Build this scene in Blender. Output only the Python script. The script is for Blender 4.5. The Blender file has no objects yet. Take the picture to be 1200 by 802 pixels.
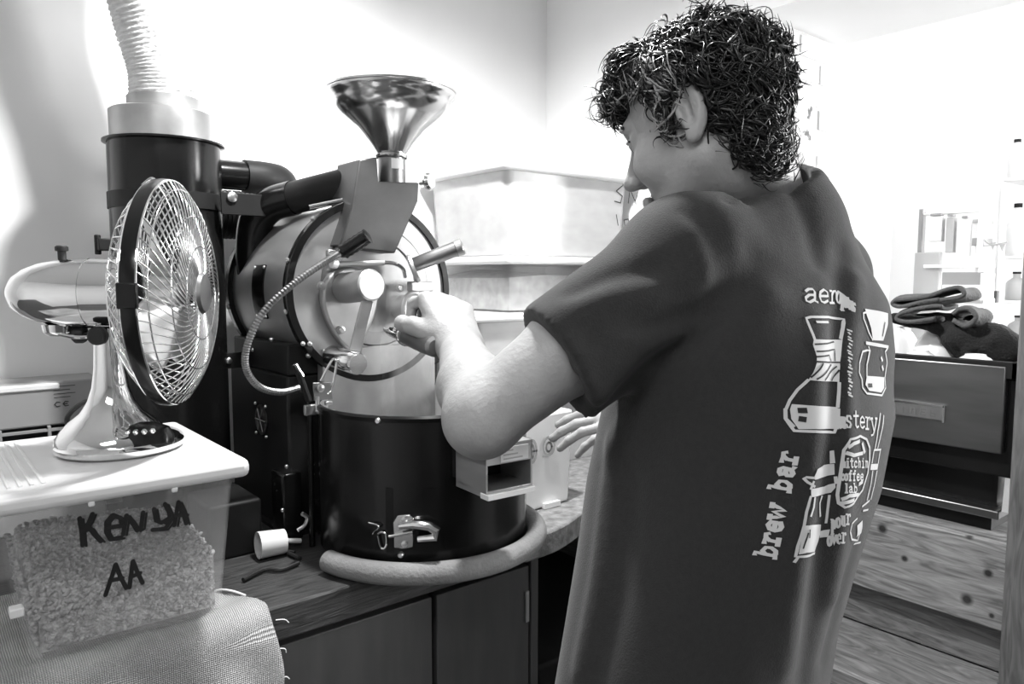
import bpy, bmesh, math, random
import numpy as np
from mathutils import Vector, Matrix
from mathutils.bvhtree import BVHTree

random.seed(7)
rng = np.random.default_rng(7)
SC = bpy.context.scene
COL = SC.collection
PI = math.pi

# ------------------------------------------------------------------ camera
F = 870.0                                   # focal length in pixels of the 1200 wide frame
YAW = math.radians(50.6)                    # view direction measured from the room's x axis
PITCH = math.atan(76 / 870)
f2 = np.array([math.cos(YAW), math.sin(YAW), 0.0])
RT = np.array([math.sin(YAW), -math.cos(YAW), 0.0])
FW = math.cos(PITCH) * f2 + np.array([0, 0, -math.sin(PITCH)])
UP = math.sin(PITCH) * f2 + np.array([0, 0, math.cos(PITCH)])
CAM = np.array([0.0, 0.0, 1.45])
cam = bpy.data.cameras.new('camera')
camo = bpy.data.objects.new('camera', cam)
COL.objects.link(camo)
cam.sensor_width = 36
cam.lens = F / 1200 * 36
cam.clip_start = 0.02
camo.location = CAM
camo.rotation_euler = (PI / 2 - PITCH, 0, YAW - PI / 2)
SC.camera = camo

# ------------------------------------------------------------------ world, light, exposure
SC.view_settings.view_transform = 'Standard'
SC.view_settings.look = 'None'
SC.view_settings.gamma = 1
SC.view_settings.use_curve_mapping = False
SC.view_settings.exposure = 0.7
SC.cycles.use_denoising = True
SC.cycles.max_bounces = 10
SC.cycles.transparent_max_bounces = 16
SC.cycles.sample_clamp_indirect = 6
w = bpy.data.worlds.new('world'); SC.world = w; w.use_nodes = True
w.node_tree.nodes['Background'].inputs[0].default_value = (1, 1, 1, 1)
w.node_tree.nodes['Background'].inputs[1].default_value = 0.6

def area(name, loc, target, sx, sy, power, spread=180):
    l = bpy.data.lights.new(name, 'AREA'); l.shape = 'RECTANGLE'; l.size = sx; l.size_y = sy
    l.energy = power; l.spread = math.radians(spread)
    o = bpy.data.objects.new(name, l); COL.objects.link(o); o.location = loc
    o.rotation_euler = (Vector(target) - Vector(loc)).to_track_quat('-Z', 'Y').to_euler()
    return o
area('shop_window_offscreen', (4.12, -1.5, 1.72), (0.0, -1.5, 1.72), 1.2, 1.15, 150)
area('room_fill_offscreen', (-0.35, -0.2, 2.46), (-0.35, -0.2, 0), 0.9, 0.5, 12)  # added fill light behind the camera, no fitting; lifts the surfaces facing it

# ------------------------------------------------------------------ helpers
def ray(px, py): return FW + (px - 600) / F * RT - (py - 401) / F * UP
def at(px, py, d): return CAM + d * ray(px, py)
def on(ax, v, px, py):
    k = ray(px, py); return CAM + (v - CAM[ax]) / k[ax] * k
def ony(y, px, py): return on(1, y, px, py)
def onz(z, px, py): return on(2, z, px, py)
def onx(x, px, py): return on(0, x, px, py)

MATS = {}
def mat(name, v, rough=0.5, metal=0.0, noise=0.0, nscale=20, bump=0.0, bscale=60, spec=0.5,
        rough_noise=0.0, stretch=(1, 1, 1), coat=0.0, sheen=0.0, alpha=None, trans=0.0, wear=None):
    if name in MATS: return MATS[name]
    m = bpy.data.materials.new(name); m.use_nodes = True
    nt = m.node_tree; b = nt.nodes['Principled BSDF']; L = nt.links
    b.inputs['Base Color'].default_value = (v, v, v, 1)
    b.inputs['Roughness'].default_value = rough; b.inputs['Metallic'].default_value = metal
    b.inputs['Specular IOR Level'].default_value = spec
    b.inputs['Coat Weight'].default_value = coat
    b.inputs['Sheen Weight'].default_value = sheen
    b.inputs['Transmission Weight'].default_value = trans
    tc = nt.nodes.new('ShaderNodeTexCoord'); mp = nt.nodes.new('ShaderNodeMapping')
    L.new(tc.outputs['Object'], mp.inputs[0]); mp.inputs['Scale'].default_value = stretch
    if noise:
        n = nt.nodes.new('ShaderNodeTexNoise'); n.inputs['Scale'].default_value = nscale
        n.inputs['Detail'].default_value = 5
        L.new(mp.outputs[0], n.inputs['Vector'])
        r = nt.nodes.new('ShaderNodeMapRange')
        r.inputs['From Min'].default_value = 0.3; r.inputs['From Max'].default_value = 0.7
        r.inputs['To Min'].default_value = max(0, v * (1 - noise)); r.inputs['To Max'].default_value = min(1, v * (1 + noise))
        L.new(n.outputs[0], r.inputs[0]); L.new(r.outputs[0], b.inputs['Base Color'])
        if rough_noise:
            r2 = nt.nodes.new('ShaderNodeMapRange')
            r2.inputs['To Min'].default_value = max(0.02, rough - rough_noise); r2.inputs['To Max'].default_value = rough + rough_noise
            L.new(n.outputs[0], r2.inputs[0]); L.new(r2.outputs[0], b.inputs['Roughness'])
    if bump:
        n = nt.nodes.new('ShaderNodeTexNoise'); n.inputs['Scale'].default_value = bscale; n.inputs['Detail'].default_value = 4
        L.new(mp.outputs[0], n.inputs['Vector'])
        bp = nt.nodes.new('ShaderNodeBump'); bp.inputs['Strength'].default_value = bump; bp.inputs['Distance'].default_value = 0.01
        L.new(n.outputs[0], bp.inputs['Height']); L.new(bp.outputs[0], b.inputs['Normal'])
    if alpha is not None:
        b.inputs['Alpha'].default_value = alpha
    MATS[name] = m
    return m

def wave_mat(name, v, amp, scale, direction, rough=0.6, bump=0.3, detail=2, distortion=4, knots=()):
    m = bpy.data.materials.new(name); m.use_nodes = True
    nt = m.node_tree; b = nt.nodes['Principled BSDF']; L = nt.links
    b.inputs['Roughness'].default_value = rough
    tc = nt.nodes.new('ShaderNodeTexCoord'); mp = nt.nodes.new('ShaderNodeMapping')
    L.new(tc.outputs['Object'], mp.inputs[0]); mp.inputs['Scale'].default_value = direction
    n = nt.nodes.new('ShaderNodeTexNoise'); n.inputs['Scale'].default_value = scale
    n.inputs['Detail'].default_value = 6; n.inputs['Distortion'].default_value = distortion
    L.new(mp.outputs[0], n.inputs['Vector'])
    r = nt.nodes.new('ShaderNodeMapRange'); r.inputs['From Min'].default_value = 0.3; r.inputs['From Max'].default_value = 0.7
    r.inputs['To Min'].default_value = v * (1 - amp); r.inputs['To Max'].default_value = v * (1 + amp)
    L.new(n.outputs[0], r.inputs[0]); L.new(r.outputs[0], b.inputs['Base Color'])
    if knots:
        last = r.outputs[0]
        for kx, ky, kz, kr in knots:             # dark knots in the board
            vd = nt.nodes.new('ShaderNodeVectorMath'); vd.operation = 'DISTANCE'; vd.inputs[1].default_value = (kx, ky, kz)
            L.new(tc.outputs['Object'], vd.inputs[0])
            k = nt.nodes.new('ShaderNodeMapRange'); k.inputs['From Min'].default_value = kr * 0.5; k.inputs['From Max'].default_value = kr * 1.2
            k.inputs['To Min'].default_value = 0.1; k.inputs['To Max'].default_value = 1
            L.new(vd.outputs['Value'], k.inputs[0])
            mu = nt.nodes.new('ShaderNodeMath'); mu.operation = 'MULTIPLY'
            L.new(last, mu.inputs[0]); L.new(k.outputs[0], mu.inputs[1]); last = mu.outputs[0]
        L.new(last, b.inputs['Base Color'])
    bp = nt.nodes.new('ShaderNodeBump'); bp.inputs['Strength'].default_value = bump; bp.inputs['Distance'].default_value = 0.004
    L.new(n.outputs[0], bp.inputs['Height']); L.new(bp.outputs[0], b.inputs['Normal'])
    MATS[name] = m
    return m

def clear_plastic(name, v, opacity, rough=0.25):
    """milky see-through plastic: part transparent, part white translucent body"""
    m = bpy.data.materials.new(name); m.use_nodes = True
    nt = m.node_tree; b = nt.nodes['Principled BSDF']; L = nt.links
    b.inputs['Base Color'].default_value = (v, v, v, 1); b.inputs['Roughness'].default_value = rough
    t = nt.nodes.new('ShaderNodeBsdfTransparent'); mx = nt.nodes.new('ShaderNodeMixShader')
    n = nt.nodes.new('ShaderNodeTexNoise'); n.inputs['Scale'].default_value = 6
    r = nt.nodes.new('ShaderNodeMapRange'); r.inputs['To Min'].default_value = opacity * 0.8; r.inputs['To Max'].default_value = opacity * 1.2
    L.new(n.outputs[0], r.inputs[0]); L.new(r.outputs[0], mx.inputs[0])
    L.new(t.outputs[0], mx.inputs[1]); L.new(b.outputs[0], mx.inputs[2])
    L.new(mx.outputs[0], nt.nodes['Material Output'].inputs[0])
    MATS[name] = m
    return m

mat('plaster', 0.86, 0.9, noise=0.03, nscale=3, bump=0.08, bscale=9)
mat('plaster_shop', 0.86, 0.9, noise=0.02, nscale=3)
mat('ceiling_white', 0.85, 0.9)
mat('floor_dark', 0.12, 0.6, noise=0.3, nscale=4)
mat('black_enamel', 0.006, 0.2, spec=0.35, noise=0.3, nscale=8, bump=0.02, bscale=40, rough_noise=0.08)
mat('black_matte', 0.009, 0.55, spec=0.3, noise=0.3, nscale=12)
mat('black_rubber', 0.01, 0.6)
mat('steel_satin', 0.42, 0.4, 0.75, noise=0.12, nscale=7, stretch=(1, 1, 5), rough_noise=0.14)
mat('steel_dark', 0.24, 0.38, 1.0, noise=0.3, nscale=9, rough_noise=0.15)
mat('steel_face', 0.34, 0.42, 0.8, noise=0.2, nscale=9, rough_noise=0.15)
mat('steel_inside', 0.5, 0.4, 0.5, noise=0.15, nscale=12, rough_noise=0.1)
mat('alu', 0.42, 0.42, 0.85, noise=0.15, nscale=14, rough_noise=0.1)
mat('chrome', 0.8, 0.07, 1.0)
mat('chrome_soft', 0.75, 0.16, 1.0, noise=0.1, nscale=10, rough_noise=0.06)
mat('hopper_steel', 0.55, 0.17, 1.0, noise=0.15, nscale=6, rough_noise=0.08)
mat('blade_metal', 0.75, 0.35, 0.9)
mat('bolt', 0.6, 0.3, 1.0)
mat('duct_paper', 0.72, 0.45, 0.0, noise=0.18, nscale=30, stretch=(1, 1, 3), bump=0.5, bscale=90)
mat('foam', 0.22, 0.85, noise=0.15, nscale=15, bump=0.25, bscale=160)
mat('heater_grey', 0.32, 0.5)
mat('heater_dark', 0.03, 0.5)
mat('white_plastic', 0.82, 0.35, noise=0.04, nscale=8)
mat('lid_plastic', 0.8, 0.3, noise=0.06, nscale=6)
mat('marker', 0.008, 0.6)
mat('paper_white', 0.85, 0.7)
mat('paper_grey', 0.45, 0.7)
mat('label', 0.75, 0.5)
mat('cup_white', 0.85, 0.15, coat=0.5)
mat('cloth_black', 0.012, 0.95, bump=0.4, bscale=200)
mat('cloth_grey', 0.09, 0.95, bump=0.4, bscale=200)
mat('machine_steel', 0.24, 0.34, 1.0, noise=0.15, nscale=4, stretch=(1, 1, 6), rough_noise=0.05)
mat('badge', 0.52, 0.35, 1.0, noise=0.1, nscale=30)
mat('bean_green', 0.32, 0.5, noise=0.6, nscale=90)
mat('bean_dark', 0.06, 0.5, noise=0.4, nscale=90)
mat('bean_mid', 0.3, 0.6, noise=0.3, nscale=40)
mat('brick_white', 0.8, 0.85, noise=0.05, nscale=8, bump=0.4, bscale=30)
mat('mortar', 0.5, 0.95)
mat('trousers', 0.03, 0.9, bump=0.3, bscale=150)
mat('shoe', 0.02, 0.5)
mat('skin', 0.34, 0.5, noise=0.10, nscale=22, bump=0.12, bscale=170)
mat('hair_dark', 0.010, 0.30)
mat('hair_mid', 0.055, 0.4)
mat('hair_grey', 0.36, 0.42)
mat('eye', 0.3, 0.15)
mat('shirt', 0.021, 0.95, noise=0.12, nscale=160, bump=0.18, bscale=500, sheen=0.12)
mat('print_white', 0.62, 0.85)
mat('cabinet', 0.07, 0.5, noise=0.14, nscale=5, stretch=(6, 6, 1))
mat('stone_edge', 0.24, 0.8, noise=0.4, nscale=40, bump=0.6, bscale=60)
wave_mat('counter_wood', 0.045, 0.6, 5, (1, 9, 9), rough=0.45, bump=0.35)
wave_mat('pine', 0.25, 0.5, 3.0, (6, 1.6, 12), rough=0.6, bump=0.2, distortion=3.0,
         knots=[(*onx(1.735, px, py), r_) for px, py, r_ in ((1034, 620, .012), (1136, 628, .009), (1158, 672, .010), (1133, 703, .013), (1162, 722, .006), (1060, 655, .008))])
wave_mat('old_wood', 0.16, 0.5, 4, (6, 1.2, 10), rough=0.65, bump=0.3)
wave_mat('post_wood', 0.13, 0.35, 4, (9, 9, 1), rough=0.65, bump=0.2)
mat('chute_grey', 0.055, 0.4, 0.3, noise=0.25, nscale=12)
clear_plastic('tub_clear', 0.8, 0.115, 0.15)
clear_plastic('tub_milky', 0.85, 0.4)

class MB:
    def __init__(s): s.v = []; s.f = []
    def add(s, vs, fs):
        o = len(s.v); s.v.extend([tuple(map(float, p)) for p in vs]); s.f.extend([tuple(i + o for i in f) for f in fs]); return s
    def box(s, lo, hi, M=None):
        x0, y0, z0 = lo; x1, y1, z1 = hi
        vs = [(x0,y0,z0),(x1,y0,z0),(x1,y1,z0),(x0,y1,z0),(x0,y0,z1),(x1,y0,z1),(x1,y1,z1),(x0,y1,z1)]
        if M is not None: vs = [M @ Vector(p) for p in vs]
        return s.add(vs, [(0,3,2,1),(4,5,6,7),(0,1,5,4),(1,2,6,5),(2,3,7,6),(3,0,4,7)])
    def hexa(s, bottom, top):
        """8 corners: bottom ring of four, top ring of four, same order (anticlockwise from above)"""
        return s.add(list(bottom) + list(top), [(0,3,2,1),(4,5,6,7),(0,1,5,4),(1,2,6,5),(2,3,7,6),(3,0,4,7)])
    def lathe(s, prof, o, d=(0,0,1), n=32, cap0=True, cap1=True, x=None):
        """prof: list of (radius, height along d)"""
        d = Vector(d).normalized(); o = Vector(o)
        x = d.orthogonal().normalized() if x is None else Vector(x); y = d.cross(x)
        vs = []; fs = []
        for r, h in prof:
            for i in range(n):
                a = 2 * PI * i / n
                vs.append(o + d * h + (x * math.cos(a) + y * math.sin(a)) * r)
        for j in range(len(prof) - 1):
            for i in range(n):
                k = (i + 1) % n
                fs.append((j*n+i, j*n+k, (j+1)*n+k, (j+1)*n+i))
        if cap0: fs.append(tuple(range(n))[::-1])
        if cap1: fs.append(tuple((len(prof)-1)*n + i for i in range(n)))
        return s.add(vs, fs)
    def cyl(s, p0, p1, r0, r1=None, n=20):
        p0 = Vector(p0); p1 = Vector(p1); r1 = r0 if r1 is None else r1
        return s.lathe([(r0, 0), (r1, (p1 - p0).length)], p0, p1 - p0, n)
    def tube(s, pts, r, n=8, closed=False, radii=None, caps=True):
        P = [Vector(p) for p in pts]; m = len(P); vs = []; fs = []
        ref = None
        for i in range(m):
            if closed: t = (P[(i+1) % m] - P[i-1])
            else: t = P[min(i+1, m-1)] - P[max(i-1, 0)]
            t.normalize()
            if ref is None: ref = t.orthogonal().normalized()
            ref = (ref - t * ref.dot(t)).normalized(); b = t.cross(ref)
            rr = radii[i] if radii is not None else r
            for k in range(n):
                a = 2 * PI * k / n
                vs.append(P[i] + (ref * math.cos(a) + b * math.sin(a)) * rr)
        for i in range(m if closed else m - 1):
            j = (i + 1) % m
            for k in range(n):
                l = (k + 1) % n
                fs.append((i*n+k, i*n+l, j*n+l, j*n+k))
        if caps and not closed:
            fs.append(tuple(range(n))[::-1]); fs.append(tuple((m-1)*n + k for k in range(n)))
        return s.add(vs, fs)
    def prism(s, poly, off):
        """poly: planar list of 3D points; off: extrusion vector"""
        n = len(poly); off = Vector(off)
        vs = [Vector(p) for p in poly] + [Vector(p) + off for p in poly]
        return s.add(vs, [tuple(range(n))[::-1], tuple(range(n, 2*n))] + [(i, (i+1) % n, (i+1) % n + n, i + n) for i in range(n)])
    def ball(s, c, r, n=10, sc=(1,1,1)):
        c = Vector(c); m = n // 2 + 1; prof = [(math.sin(PI*i/m), -math.cos(PI*i/m)) for i in range(m+1)]
        vs = [c + Vector((0,0,-r*sc[2]))]
        for a, h in prof[1:-1]:
            for i in range(n):
                t = 2*PI*i/n; vs.append(c + Vector((a*math.cos(t)*r*sc[0], a*math.sin(t)*r*sc[1], h*r*sc[2])))
        vs.append(c + Vector((0,0,r*sc[2]))); fs = []
        for i in range(n): fs.append((0, 1 + (i+1) % n, 1 + i))
        k = len(prof) - 2
        for j in range(k-1):
            for i in range(n):
                l = (i+1) % n; fs.append((1+j*n+i, 1+j*n+l, 1+(j+1)*n+l, 1+(j+1)*n+i))
        e = len(vs) - 1
        for i in range(n): fs.append((e, 1+(k-1)*n+i, 1+(k-1)*n+(i+1) % n))
        return s.add(vs, fs)
    def xf(s, M): s.v = [tuple(M @ Vector(p)) for p in s.v]; return s
    def build(s, name, m, parent=None, origin=None, bevel=0.0, smooth=True, ang=35, fix=True, segs=2):
        me = bpy.data.meshes.new(name)
        o = np.array(parent_origin(parent) if parent is not None else (origin if origin is not None else (0, 0, 0)), float)
        me.from_pydata([tuple(np.array(p) - o) for p in s.v], [], s.f)
        if fix:
            bm = bmesh.new(); bm.from_mesh(me); bmesh.ops.recalc_face_normals(bm, faces=bm.faces); bm.to_mesh(me); bm.free()
        finish(me, m, smooth, ang)
        ob = bpy.data.objects.new(name, me); COL.objects.link(ob)
        if parent is not None: ob.parent = parent
        else: ob.location = o
        if bevel:
            b = ob.modifiers.new('bevel', 'BEVEL'); b.width = bevel; b.segments = segs; b.limit_method = 'ANGLE'; b.angle_limit = math.radians(40)
            b.harden_normals = False
        return ob

def finish(me, m, smooth=True, ang=35):
    if m is not None:
        for k in (m if isinstance(m, (list, tuple)) else [m]): me.materials.append(MATS[k])
    if smooth:
        me.polygons.foreach_set('use_smooth', [True] * len(me.polygons))
        me.set_sharp_from_angle(angle=math.radians(ang))
    me.update()

def parent_origin(p):
    o = np.zeros(3)
    while p is not None:
        o += np.array(p.location); p = p.parent
    return o

def tag(o, label, cat=None, group=None, kind=None):
    o['label'] = label
    if cat: o['category'] = cat
    if group: o['group'] = group
    if kind: o['kind'] = kind
    return o
def thing(name, loc, label, cat, group=None):
    o = bpy.data.objects.new(name, None); COL.objects.link(o); o.location = tuple(map(float, loc)); o.empty_display_size = 0.05
    return tag(o, label, cat, group)
def struct(o, label): return tag(o, label, None, None, 'structure')

def bez(pts, n=24):
    """smooth Catmull-Rom through points"""
    P = [Vector(p) for p in pts]; P = [P[0] * 2 - P[1]] + P + [P[-1] * 2 - P[-2]]; out = []
    for i in range(1, len(P) - 2):
        for k in range(n):
            t = k / n; a, b, c, d = P[i-1:i+3]
            out.append(0.5 * ((2*b) + (c-a)*t + (2*a-5*b+4*c-d)*t*t + (-a+3*b-3*c+d)*t**3))
    out.append(P[-2]); return out

# ---- signed distance modelling (organic shapes): smooth unions on a grid, surface nets
class SDF:
    def __init__(s, lo, hi, h):
        s.lo = np.array(lo, np.float32); s.h = h
        s.n = np.ceil((np.array(hi) - np.array(lo)) / h).astype(int) + 1
        s.D = np.full(s.n, 0.05, np.float32)
    def sub(s, lo, hi):
        a = np.clip(np.floor((np.array(lo) - s.lo) / s.h).astype(int), 0, s.n - 1)
        b = np.clip(np.ceil((np.array(hi) - s.lo) / s.h).astype(int) + 1, 1, s.n)
        sl = tuple(slice(a[i], max(b[i], a[i] + 1)) for i in range(3))
        x = (s.lo[0] + s.h * np.arange(sl[0].start, sl[0].stop, dtype=np.float32))[:, None, None]
        y = (s.lo[1] + s.h * np.arange(sl[1].start, sl[1].stop, dtype=np.float32))[None, :, None]
        z = (s.lo[2] + s.h * np.arange(sl[2].start, sl[2].stop, dtype=np.float32))[None, None, :]
        return sl, x, y, z
    def put(s, sl, d, k, mode):
        a = s.D[sl]
        if mode == 'add':
            if k <= 0: s.D[sl] = np.minimum(a, d); return
            h = np.clip(0.5 + 0.5 * (a - d) / k, 0, 1); s.D[sl] = a + (d - a) * h - k * h * (1 - h)
        elif mode == 'cut':
            if k <= 0: s.D[sl] = np.maximum(a, -d); return
            h = np.clip(0.5 - 0.5 * (a + d) / k, 0, 1); s.D[sl] = a + (-d - a) * h + k * h * (1 - h)
    def cone(s, p0, p1, r0, r1, k=0.01, mode='add'):
        p0 = np.array(p0, np.float32); p1 = np.array(p1, np.float32); m = max(r0, r1) + k + 0.03
        sl, x, y, z = s.sub(np.minimum(p0, p1) - m, np.maximum(p0, p1) + m)
        ab = p1 - p0; L2 = float(ab @ ab) + 1e-12
        t = np.clip(((x - p0[0]) * ab[0] + (y - p0[1]) * ab[1] + (z - p0[2]) * ab[2]) / L2, 0, 1)
        d = np.sqrt((x - p0[0] - t*ab[0])**2 + (y - p0[1] - t*ab[1])**2 + (z - p0[2] - t*ab[2])**2) - (r0 + (r1 - r0) * t)
        s.put(sl, d, k, mode)
    def ell(s, c, rad, R=np.eye(3), k=0.01, mode='add'):
        c = np.array(c, np.float32); rad = np.array(rad, np.float32); m = max(rad) + k + 0.03
        sl, x, y, z = s.sub(c - m, c + m)
        q = [(x - c[0]) * R[i][0] + (y - c[1]) * R[i][1] + (z - c[2]) * R[i][2] for i in range(3)]
        k0 = np.sqrt(sum((q[i] / rad[i])**2 for i in range(3))); k1 = np.sqrt(sum((q[i] / rad[i]**2)**2 for i in range(3))) + 1e-6
        s.put(sl, (k0 * (k0 - 1) / k1).astype(np.float32), k, mode)
    def half(s, p, n, lo, hi):
        """cut away everything on the side n points to, inside the box lo..hi"""
        sl, x, y, z = s.sub(lo, hi); n = np.array(n) / np.linalg.norm(n)
        d = (x - p[0]) * n[0] + (y - p[1]) * n[1] + (z - p[2]) * n[2]
        s.D[sl] = np.maximum(s.D[sl], d)
    def crease(s, pts, amp, wid):
        """soft ridge (amp > 0) or groove (amp < 0) along a polyline"""
        P = np.array(bez(pts, 4), np.float32); m = wid * 2.8; best = None
        sl, x, y, z = s.sub(P.min(0) - m, P.max(0) + m)
        for p0, p1 in zip(P[:-1], P[1:]):
            ab = p1 - p0; L2 = float(ab @ ab) + 1e-12
            t = np.clip(((x - p0[0]) * ab[0] + (y - p0[1]) * ab[1] + (z - p0[2]) * ab[2]) / L2, 0, 1)
            q = (x - p0[0] - t*ab[0])**2 + (y - p0[1] - t*ab[1])**2 + (z - p0[2] - t*ab[2])**2
            best = q if best is None else np.minimum(best, q)
        s.D[sl] -= amp * np.exp(-best / (wid * wid))
    def mesh(s, smooth=2):
        D = s.D; I = D < 0; n = s.n - 1
        cnt = np.zeros(n, np.int8)
        cs = [(i, j, k) for i in (0, 1) for j in (0, 1) for k in (0, 1)]
        for c in cs: cnt += I[c[0]:c[0]+n[0], c[1]:c[1]+n[1], c[2]:c[2]+n[2]]
        ijk = np.argwhere((cnt > 0) & (cnt < 8))
        idx = np.full(n, -1, np.int32); idx[tuple(ijk.T)] = np.arange(len(ijk))
        val = {c: D[tuple((ijk + np.array(c)).T)] for c in cs}
        acc = np.zeros((len(ijk), 3)); num = np.zeros(len(ijk))
        for a in cs:
            for ax in range(3):
                if a[ax]: continue
                b = list(a); b[ax] = 1; b = tuple(b); va, vb = val[a], val[b]
                m = (va < 0) != (vb < 0); t = np.where(m, va / np.where(m, va - vb, 1), 0)
                p = np.tile(np.array(a, float), (len(ijk), 1)); p[:, ax] += t
                acc[m] += p[m]; num[m] += 1
        V = (ijk + acc / num[:, None]) * s.h + s.lo
        Q = []
        for ax in range(3):
            o = [i for i in range(3) if i != ax]
            sa = [slice(1, -1)] * 3; sb = [slice(1, -1)] * 3; sa[ax] = slice(0, n[ax]); sb[ax] = slice(1, n[ax] + 1)
            A = I[tuple(sa)]; B = I[tuple(sb)]
            e = np.argwhere(A != B)
            off = np.ones(3, int); off[ax] = 0
            e0 = e + off; flip = A[tuple(e.T)]
            u = np.zeros(3, int); u[o[0]] = 1; w_ = np.zeros(3, int); w_[o[1]] = 1
            q = np.stack([idx[tuple((e0 - u - w_).T)], idx[tuple((e0 - w_).T)], idx[tuple(e0.T)], idx[tuple((e0 - u).T)]], 1)
            if ax == 1: flip = ~flip
            q[~flip] = q[~flip][:, ::-1]
            Q.append(q)
        Q = np.concatenate(Q); Q = Q[(Q >= 0).all(1)]
        for _ in range(smooth):
            S = np.zeros_like(V); N = np.zeros(len(V))
            for a, b in ((0, 1), (1, 2), (2, 3), (3, 0)):
                np.add.at(S, Q[:, a], V[Q[:, b]]); np.add.at(N, Q[:, a], 1)
            V = V * 0.5 + 0.5 * S / np.maximum(N, 1)[:, None]
        return V, Q

def np_mesh(name, V, Q, m, parent=None, smooth=True, ang=80):
    o = parent_origin(parent)
    me = bpy.data.meshes.new(name); V = np.asarray(V, float) - o; k = Q.shape[1]
    me.vertices.add(len(V)); me.vertices.foreach_set('co', V.astype(np.float32).ravel())
    me.loops.add(Q.size); me.loops.foreach_set('vertex_index', Q.astype(np.int32).ravel())
    me.polygons.add(len(Q)); me.polygons.foreach_set('loop_start', np.arange(0, Q.size, k, dtype=np.int32))
    me.update(calc_edges=True); me.validate()
    for x in (m if isinstance(m, (list, tuple)) else [m]): me.materials.append(MATS[x])
    if smooth: me.polygons.foreach_set('use_smooth', [True] * len(me.polygons))
    ob = bpy.data.objects.new(name, me); COL.objects.link(ob)
    if parent is not None: ob.parent = parent
    return ob

def ribbon(mb, pts, width, n, lift, closed=False):
    """flat stroke with rounded joints drawn on a plane: pts 3D, n plane normal"""
    n = Vector(n).normalized(); P = [Vector(p) + n * lift for p in pts]
    if closed: P.append(P[0])
    for a, b in zip(P[:-1], P[1:]):
        t = (b - a)
        if t.length < 1e-6: continue
        t.normalize(); q = n.cross(t) * width / 2
        mb.add([a - q, b - q, b + q, a + q], [(0, 1, 2, 3)])
    for p in P:
        x = n.orthogonal().normalized(); y = n.cross(x); k = 10
        mb.add([p + n*0.00015 + (x*math.cos(2*PI*i/k) + y*math.sin(2*PI*i/k)) * width/2 for i in range(k)], [tuple(range(k))])

# ================================================================== THE SETTING
WY, WX, CZ = 2.0, 1.8, 2.5
RY = 1.17                                    # jamb of the opening to the shop
struct(MB().box((-1.7, -2.7, -0.1), (4.3, 2.1, 0)).build('floor', 'floor_dark'), 'dark floor of the roasting room and shop')
struct(MB().box((-1.7, -2.7, CZ), (WX + 0.45, 2.1, CZ + 0.1)).build('ceiling', 'ceiling_white'), 'white ceiling over the roasting room')
struct(MB().box((-1.7, WY, 0), (WX + 0.42, WY + 0.12, CZ)).build('wall_back', 'plaster'), 'white plaster wall behind the coffee roaster')
struct(MB().box((-1.82, -2.7, 0), (-1.7, 2.1, CZ)).build('wall_left', 'plaster'), 'white plaster wall at the far end of the counter')
struct(MB().box((-1.7, -2.82, 0), (4.3, -2.7, 3.5)).build('wall_front', 'plaster'), 'white plaster wall opposite the roaster')
wr = MB()
wr.box((WX, RY, 0), (WX + 0.42, WY, CZ))
wr.box((WX, -0.7, 2.15), (WX + 0.45, RY, CZ + 0.1)); wr.box((WX + 0.35, -2.7, CZ + 0.09), (WX + 0.45, 2.0, 3.5))
wr.box((WX, -0.7, 0), (WX + 0.45, RY, 0.86))
wr.box((WX, -2.7, 0), (WX + 0.45, -0.7, CZ))
wall_r = struct(wr.build('wall_right', 'plaster'), 'white wall with a wide serving opening under a beam')
bk = None
for c in range(19):
    z0 = 0.905 + c * 0.0655
    xs = [0.0, 0.225] if c % 2 == 0 else [-0.112, 0.113, 0.338]
    for x in xs:
        a = max(WX + x, WX + 0.002); b = min(WX + x + 0.214, WX + 0.419)
        if b - a < 0.03: continue
        MB().box((a, RY - 0.006 - 0.003 * random.random(), z0), (b, RY + 0.01, z0 + 0.056)).build('brick', 'brick_white', wall_r, bevel=0.004)
MB().box((WX + 0.001, RY - 0.001, 0.9), (WX + 0.419, RY + 0.002, 2.149)).build('mortar_bed', 'mortar', wall_r)
CS = 3.5
struct(MB().box((WX + 0.40, -2.82, CS), (4.3, 2.1, CS + 0.1)).build('ceiling_shop', 'ceiling_white'), 'high white ceiling of the bright shop')
struct(MB().box((WX + 0.42, 1.8, 0), (4.1, 1.9, CS)).build('wall_shop_side', 'plaster_shop'), 'pale side wall of the bright shop beyond the opening')
ws = MB()                                     # far shop wall with a window opening
ws.box((4.1, -0.85, 0), (4.2, 1.9, CS)); ws.box((4.1, -2.7, 0), (4.2, -2.15, CS)); ws.box((4.1, -2.15, 0), (4.2, -0.85, 1.1)); ws.box((4.1, -2.15, 2.35), (4.2, -0.85, CS))
struct(ws.build('wall_shop_far', 'plaster_shop'), 'far white wall of the bright shop')
win = struct(MB().box((4.14, -2.15, 1.1), (4.16, -0.85, 2.35)).build('window_1', 'paper_white'), 'shop window with white frame')
for a, b in (((4.08, -2.2, 1.05), (4.16, -2.12, 2.4)), ((4.08, -0.88, 1.05), (4.16, -0.8, 2.4)), ((4.08, -2.2, 2.32), (4.16, -0.8, 2.4)), ((4.06, -2.2, 1.05), (4.16, -0.8, 1.12))):
    MB().box(a, b).build('window_frame', 'white_plastic', win, bevel=0.004)

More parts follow.
